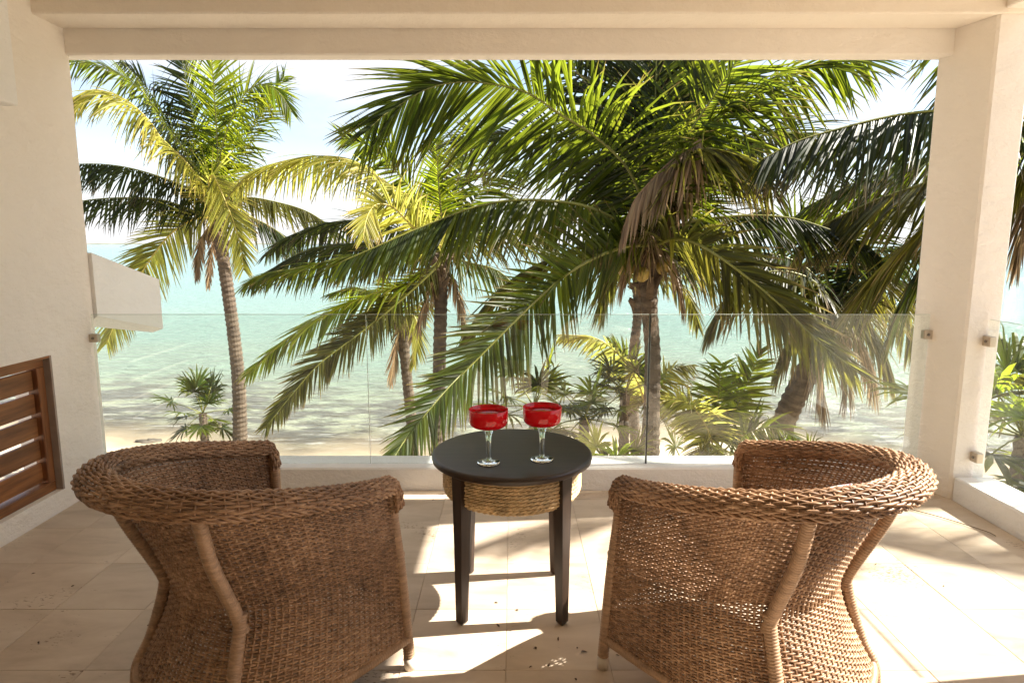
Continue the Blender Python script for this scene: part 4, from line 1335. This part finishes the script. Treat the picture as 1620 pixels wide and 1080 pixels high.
# ------------------------------------------------------------------ palms
def frond_mesh(pts, L, droop, roll, seed, width=0.038, density=1.0, base_gap=0.10):
    rg = random.Random(seed)
    c = catmull(pts, 64)
    total = sum((b - a).length for a, b in zip(c, c[1:]))
    blades, ribs = MB(), MB()
    rad = [0.026 * (1 - 0.90 * (i / 64) ** 0.6) + 0.0022 for i in range(65)]
    if total < 1.6: rad = [r * 0.55 for r in rad]
    ribs.tube(c, rad, 6)
    n = int(total / 0.029 * density)
    wave = [rg.uniform(0, 6.28) for _ in range(6)]
    vecY = Vector((0, 1, 0))
    sr, cr = math.sin(RAD(roll)), math.cos(RAD(roll))
    for k in range(n):
        t = base_gap + (0.995 - base_gap) * (k + rg.uniform(0, 0.6)) / n
        f = t * 64
        i = min(int(f), 63)
        p = c[i].lerp(c[i + 1], f - i)
        T = (c[min(i + 2, 64)] - c[max(i - 1, 0)]).normalized()
        V = vecY - T * vecY.dot(T)
        if V.length < 0.15: V = Vector((1, 0, 0)) - T * T.x
        V.normalize()
        I = T.cross(V).normalized()
        B = (I * sr + V * cr).normalized()
        U = B.cross(T).normalized()
        if U.z < 0: U = -U
        prof = 0.50 + 0.5 * math.sin(math.pi * min(1.0, 0.12 + t * 0.75)) if t < 0.55 else 1.0 - 0.62 * ((t - 0.55) / 0.45) ** 1.5
        for side in (1, -1):
            if rg.random() < 0.03: continue
            ws = math.sin(t * 23 + wave[0 if side > 0 else 1]) + math.sin(t * 51 + wave[2 if side > 0 else 3])
            a = RAD(72 - 42 * t + rg.uniform(-6, 6) + 4.0 * ws)
            d = (T * math.cos(a) + B * (side * math.sin(a)) + U * rg.uniform(0.05, 0.28)).normalized()
            ln = 1.08 * L * prof * rg.uniform(0.84, 1.08) * (rg.uniform(0.4, 0.8) if rg.random() < 0.05 else 1.0)
            w = width * rg.uniform(0.75, 1.1) * (0.65 + 0.35 * prof)
            g = droop * rg.uniform(0.7, 1.3) * (1 + 0.12 * ws)
            if rg.random() < 0.05: g += rg.uniform(0.6, 1.8)
            r1, r2 = rg.random(), rg.random()
            bend = rg.uniform(-0.15, 0.15)
            q, verts, attr = p.copy(), [], []
            segs = 5
            tw = rg.uniform(-0.5, 0.5)
            for s in range(segs + 1):
                u = s / segs
                dd = (d + Vector((0, 0, -1)) * (g * (0.42 + 0.42 * u)) + T * bend * u).normalized()
                if s: q = q + dd * (ln / segs)
                wv = T - dd * T.dot(dd)
                if wv.length < 0.05: wv = B - dd * B.dot(dd)
                wv.normalize()
                nv = dd.cross(wv)
                wv = (wv * math.cos(tw * u) + nv * math.sin(tw * u)).normalized()
                nv = dd.cross(wv)
                hw = w * 0.5 * (0.55 + 0.45 * min(1, u * 5)) * (1 - u ** 2.2) + 0.0012
                verts += [q - wv * hw + nv * hw * 0.45, q, q + wv * hw + nv * hw * 0.45]
                attr += [(u, r1, r2)] * 3
            faces = []
            for s in range(segs):
                b0, b1 = s * 3, s * 3 + 3
                faces += [(b0, b0 + 1, b1 + 1, b1), (b0 + 1, b0 + 2, b1 + 2, b1 + 1)]
            blades.add(verts, faces, 0, attr)
    return blades, ribs

RIB = {'green': 'rib_green', 'bright': 'rib_green', 'dark': 'rib_green', 'olive': 'rib_green', 'yellow': 'rib_yellow', 'dry': 'rib_dry'}

def add_frond(root, spec, seed, width=0.038, density=1.0, gap=0.10):
    tint, L, droop, roll, pts = spec
    bl, rb = frond_mesh(pts, L, droop, roll, seed, width, density, gap)
    fr = child(bl, 'frond', M[tint], root, False)
    o = rb.build('midrib', M[RIB[tint]], fr, True)
    return fr

def palm(key, name, label, width=0.038, density=1.0, coconuts=(), boots=16):
    lay = PALM_LAYOUT[key]
    tr = [Vector(p) for p in lay['trunk']]
    last_p = tr[-1].copy()
    gz = ground_z(last_p.x, last_p.y) - 0.15
    if last_p.z > gz + 0.2:
        dirn = (tr[-1] - tr[-2]).normalized()
        tr.append(Vector((last_p.x + dirn.x * 0.2, last_p.y + dirn.y * 0.2, gz)))
    else:
        tr[-1].z = gz
    root = empty(name, (tr[-1].x, tr[-1].y, gz + 0.15))
    tag(root, label, 'palm tree', 'coconut palms between the house and the sea')
    rt, rm, rb = lay['radii']
    total = sum((b - a).length for a, b in zip(tr, tr[1:]))
    n = int(total / 0.055)
    c = catmull(tr, n)
    rg = random.Random(hash(key) % 1000 if False else sum(map(ord, key)) * 13)
    rad = []
    for i in range(n + 1):
        u = i / n
        r = rt + (rm - rt) * min(1, u / 0.18) if u < 0.18 else rm + (rb - rm) * ((u - 0.18) / 0.82) ** 2
        rad.append(r * (1.06 if i % 2 else 0.95) * rg.uniform(0.97, 1.03))
    mb = MB(); mb.tube(c, rad, 14)
    child(mb, 'trunk', M['trunk'], root, False)
    # old leaf bases round the top
    mb = MB()
    top = c[0]
    for k in range(boots):
        a = rg.uniform(0, 6.28)
        i0 = int(rg.uniform(0.0, 0.14) * n)
        p = c[i0]
        out = Vector((math.cos(a), math.sin(a), 0))
        ln = rg.uniform(0.10, 0.30)
        mb.tube([p + out * rad[i0] * 0.6 - Vector((0, 0, .12)), p + out * (rad[i0] * 1.1) + Vector((0, 0, 0.02)), p + out * (rad[i0] * 1.15 + ln * 0.4) + Vector((0, 0, ln * rg.uniform(0.1, 0.8)))],
                [0.05, 0.045, 0.02], 6)
    child(mb, 'leaf_bases', M['boot'], root, False)['kind'] = 'stuff'
    for i, spec in enumerate(lay['fronds']):
        # tie every frond into the crown
        sp = list(spec)
        b0 = Vector(sp[4][0])
        anchor = c[min(range(0, max(2, int(n * 0.12))), key=lambda q: (c[q] - b0).length)]
        if (anchor - b0).length > 0.06:
            sp[4] = [tuple(anchor)] + list(sp[4])
        add_frond(root, sp, 1000 + 37 * i + sum(map(ord, key)), width, density)
    for (x, y, z, r) in coconuts:
        mb = MB()
        mb.lathe([(0.0, -r * 1.15), (r * 0.55, -r * 0.95), (r * 0.92, -r * 0.45), (r, 0.05 * r), (r * 0.85, r * 0.6), (r * 0.45, r * 1.0), (0.0, r * 1.12)], 18)
        o = mb.build('coconut', M['coconut'], root, True)
        o.location = Vector((x, y, z)) - root.location
        o.rotation_euler = (rg.uniform(-.4, .4), rg.uniform(-.4, .4), 0)
    return root

palm('A', 'coconut_palm', 'coconut palm with pale yellow fronds at the edge of the sand beyond the white parapet', density=0.85)
palm('B', 'coconut_palm', 'coconut palm with curling yellow fronds behind the round table', density=0.95)
palm('C', 'coconut_palm', 'small slender coconut palm with brown hanging fronds standing near the water', density=0.9)
palm('D', 'coconut_palm', 'big coconut palm with a yellow coconut and dark fronds close to the glass', density=1.0,
     coconuts=[(1.24, 7.14, 1.09, .10), (1.40, 7.02, 1.02, .075), (1.64, 7.10, 1.10, .08)])
palm('E', 'coconut_palm', 'thin pale trunked coconut palm half hidden behind the big one', density=0.8)
palm('G', 'coconut_palm', 'coconut palm outside the side glass reaching its fronds past the pillar', density=1.0)
palm('S', 'coconut_palm', 'tall coconut palm to the side of the house throwing frond shadows on the floor', density=0.8)
palm('H', 'coconut_palm', 'leaning coconut palm with a skirt of drooping brown fronds', density=1.0)

# young coconut without a trunk
def sprout(name, loc, specs, label, cat='palm', group=None):
    root = empty(name, loc)
    tag(root, label, cat, group)
    for i, s in enumerate(specs):
        tint, L, droop, roll, pts = s
        add_frond(root, (tint, L, droop, roll, pts), 5000 + i * 11 + int(loc[0] * 100), 0.04, 0.9, 0.18)
    mb = MB()
    mb.tube([(loc[0], loc[1], ground_z(loc[0], loc[1]) - 0.05), (loc[0], loc[1], loc[2] - 0.6), (loc[0], loc[1], loc[2] + 0.15)], [0.10, 0.09, 0.05], 10)
    child(mb, 'trunk', M['boot'], root)
    return root

# fan palms
def fan_palm(loc, leaves, R, seed, label, tints=('green', 'bright', 'dark'), trunk_r=0.07, spread=1.0, lean=(0, 0)):
    rg = random.Random(seed)
    x, y, z = loc
    gz = ground_z(x, y)
    root = empty('fan_palm', (x + lean[0], y + lean[1], gz))
    tag(root, label, 'fan palm', 'fan palms growing below the terrace')
    mb = MB()
    n = max(4, int((z - gz) / 0.06))
    c = catmull([(x + lean[0], y + lean[1], gz - 0.1), (x + lean[0] * 0.5, y + lean[1] * 0.5, (gz + z) / 2), (x, y, z)], n)
    mb.tube(c, [trunk_r * (1.08 if i % 2 else 0.92) * (1.25 - 0.25 * i / n) for i in range(n + 1)], 10)
    child(mb, 'trunk', M['trunk'], root)
    ctr = Vector(loc)
    for k in range(leaves):
        az = 2.399 * k + rg.uniform(-0.3, 0.3)
        el = RAD(72 - 98 * (k + 0.5) / leaves * spread + rg.uniform(-14, 14))
        d = Vector((math.cos(az) * math.cos(el), math.sin(az) * math.cos(el), math.sin(el)))
        pl = R * rg.uniform(0.55, 0.9)
        hub = ctr + d * pl + Vector((0, 0, -0.05 * R * math.cos(el)))
        up = Vector((0, 0, 1))
        side = d.cross(up)
        if side.length < 0.2: side = Vector((1, 0, 0))
        side.normalize()
        nrm = side.cross(d).normalized()
        bl, rb = MB(), MB()
        rb.tube([ctr, (ctr + hub) / 2 + Vector((0, 0, 0.03 * R)), hub], [0.012, 0.009, 0.007], 5)
        nb = rg.randint(20, 26)
        r1 = rg.random()
        for b in range(nb):
            an = RAD(-118 + 236 * b / (nb - 1) + rg.uniform(-5, 5))
            if rg.random() < 0.06: continue
            dd = (d * math.cos(an) + side * math.sin(an) + nrm * 0.12).normalized()
            ln = R * rg.uniform(0.62, 0.75) * (0.75 + 0.25 * math.cos(an))
            g = rg.uniform(0.15, 0.95) + (rg.uniform(0.5, 1.5) if rg.random() < 0.12 else 0)
            q, verts, attr = hub.copy(), [], []
            wv0 = (side * math.cos(an) - d * math.sin(an))
            segs = 4
            for s in range(segs + 1):
                u = s / segs
                e = (dd + Vector((0, 0, -1)) * g * u * u).normalized()
                if s: q = q + e * (ln / segs)
                wv = (wv0 - e * wv0.dot(e)).normalized()
                nn = e.cross(wv)
                hw = ln * 0.050 * (0.25 + 1.6 * u if u < 0.45 else (0.97 * (1 - ((u - 0.45) / 0.55) ** 1.4))) + 0.001
                verts += [q - wv * hw + nn * hw * 0.4, q, q + wv * hw + nn * hw * 0.4]
                attr += [(u * 0.95, (r1 + rg.random()) / 2, r1)] * 3
            faces = []
            for s in range(segs):
                b0, b1 = s * 3, s * 3 + 3
                faces += [(b0, b0 + 1, b1 + 1, b1), (b0 + 1, b0 + 2, b1 + 2, b1 + 1)]
            bl.add(verts, faces, 0, attr)
        fr = child(bl, 'fan_leaf', M[tints[k % len(tints)]], root)
        rb.build('leaf_stalk', M['rib_green'], fr, True)
    return root

fan_palm((-7.08, 14.5, -2.50), 15, 0.80, 11, 'short dark green fan palm standing alone on the sand', ('dark', 'green', 'green'), 0.085, 1.15)
fan_palm((0.30, 8.6, -0.85), 11, 0.70, 12, 'upright bright green fan palm behind the red glasses', ('bright', 'green', 'dark'))
fan_palm((0.95, 8.3, -0.92), 10, 0.58, 13, 'glossy fan palm beside the bright green one', ('bright', 'olive', 'green'))
fan_palm((1.58, 8.9, -0.72), 14, 0.60, 14, 'dense dark fan palm against the big palm trunk', ('dark', 'dark', 'green'))
fan_palm((1.06, 6.6, -1.16), 11, 0.52, 15, 'olive fan palm low behind the glass joint, tinted pale for haze on the glass', ('olive', 'yellow', 'bright'))  # pale tints here and next: reflected haze of the glass put into leaf colour
fan_palm((1.98, 7.0, -1.24), 9, 0.46, 16, 'small olive fan palm just past the big palm trunk', ('olive', 'bright', 'olive'))
fan_palm((3.0, 6.6, -1.32), 9, 0.5, 17, 'low green fan palm behind the sunlit armchair', ('green', 'olive', 'dark'))
fan_palm((4.55, 5.6, -0.35), 17, 0.9, 18, 'leafy fan palm outside the side glass', ('green', 'bright', 'olive'))
fan_palm((4.6, 4.6, -0.9), 15, 0.8, 19, 'shadowy fan palm under the side glass', ('dark', 'green', 'olive'))

YOUNG = [('bright', .45, .8, 70, [(2.62, 8.0, -1.35), (2.60, 8.0, -0.95), (2.60, 8.0, -0.50), (2.58, 7.9, -0.10)]),
         ('bright', .40, .4, 75, [(2.62, 8.0, -1.35), (2.75, 8.0, -0.9), (2.95, 8.0, -0.40), (3.10, 8.0, 0.05)]),
         ('yellow', .45, 1.0, 55, [(2.60, 8.0, -1.35), (2.45, 7.9, -0.95), (2.20, 7.8, -0.62), (1.90, 7.7, -0.52), (1.65, 7.6, -0.62)]),
         ('yellow', .40, 1.0, 55, [(2.60, 8.0, -1.35), (2.40, 8.2, -1.0), (2.15, 8.4, -0.75), (1.95, 8.5, -0.85)]),
         ('green', .45, 1.2, 50, [(2.62, 8.0, -1.35), (2.85, 7.8, -1.0), (3.15, 7.6, -0.85), (3.5, 7.4, -1.0)]),
         ('olive', .45, 1.2, 50, [(2.60, 8.0, -1.35), (2.45, 7.7, -1.1), (2.3, 7.4, -1.0), (2.15, 7.1, -1.15)]),
         ('green', .42, .9, 60, [(2.62, 8.0, -1.35), (2.7, 8.2, -0.95), (2.85, 8.5, -0.6), (3.1, 8.8, -0.5)])]
sprout('young_palm', (2.62, 8.0, -1.35), YOUNG, 'young coconut palm with yellow outer fronds behind the glass', 'young palm')
YOUNG2 = [('yellow', .42, 1.3, 45, [(1.98, 9.3, -1.2), (1.88, 9.3, -0.75), (1.62, 9.25, -0.32), (1.22, 9.2, 0.0), (0.68, 9.1, 0.08)]),
          ('olive', .42, 1.1, 45, [(1.98, 9.3, -1.2), (2.1, 9.4, -0.8), (2.35, 9.5, -0.5), (2.7, 9.6, -0.45)]),
          ('green', .42, .8, 60, [(1.98, 9.3, -1.2), (1.9, 9.5, -0.8), (1.75, 9.7, -0.4), (1.5, 9.9, -0.15)])]
sprout('young_palm', (1.98, 9.3, -1.2), YOUNG2, 'young palm with one long yellow arching frond behind the dark fan palm', 'young palm')

# ------------------------------------------------------------------ litter on the floor
mb = MB()
c = catmull([(2.04, 3.17, 0.006), (2.12, 3.08, 0.007), (2.19, 2.99, 0.006), (2.24, 2.90, 0.008), (2.25, 2.86, 0.006)], 24)
mb.tube(c, 0.0022, 5)
tag(mb.build('twig', M['twig'], None, True), 'thin bent twig lying on the sunlit tiles near the pillar', 'twig')
rg = random.Random(99)
spots = [(-1.98, 2.52), (-1.75, 2.42), (-1.95, 2.30), (-1.55, 2.75), (-1.35, 2.55), (-1.62, 2.05), (-1.30, 2.15), (0.08, 2.02), (0.12, 1.93), (0.06, 1.92), (0.16, 2.07), (0.24, 2.0),
         (0.35, 1.98), (0.20, 1.86), (-0.05, 2.15), (0.22, 2.02), (-0.42, 3.30), (1.72, 2.42), (1.9, 2.2), (1.55, 2.6), (1.5, 2.95), (-0.06, 2.3), (0.02, 2.25), (1.75, 3.05)]
for i, (x, y) in enumerate(spots):
    mb = MB()
    L_, w_ = rg.uniform(0.005, 0.013), rg.uniform(0.002, 0.0045)
    mb.add([(-L_, 0, 0.0008), (-L_ * .3, -w_, 0.002), (L_ * .4, -w_ * .8, 0.0025), (L_, 0, 0.0012), (L_ * .3, w_, 0.003), (-L_ * .4, w_ * .9, 0.0022), (0, 0, 0.0045), (0, 0, 0.0004)],
           [(0, 1, 6), (1, 2, 6), (2, 3, 6), (3, 4, 6), (4, 5, 6), (5, 0, 6), (1, 0, 7), (2, 1, 7), (3, 2, 7), (4, 3, 7), (5, 4, 7), (0, 5, 7)])
    o = mb.build('leaf_crumb', M['debris'], None, False, (x, y, 0.0006))
    o.rotation_euler = (0, 0, rg.uniform(0, 3.1))
    tag(o, 'tiny dark crumb of dry leaf on the travertine floor', 'leaf litter', 'dry leaf crumbs on the floor')
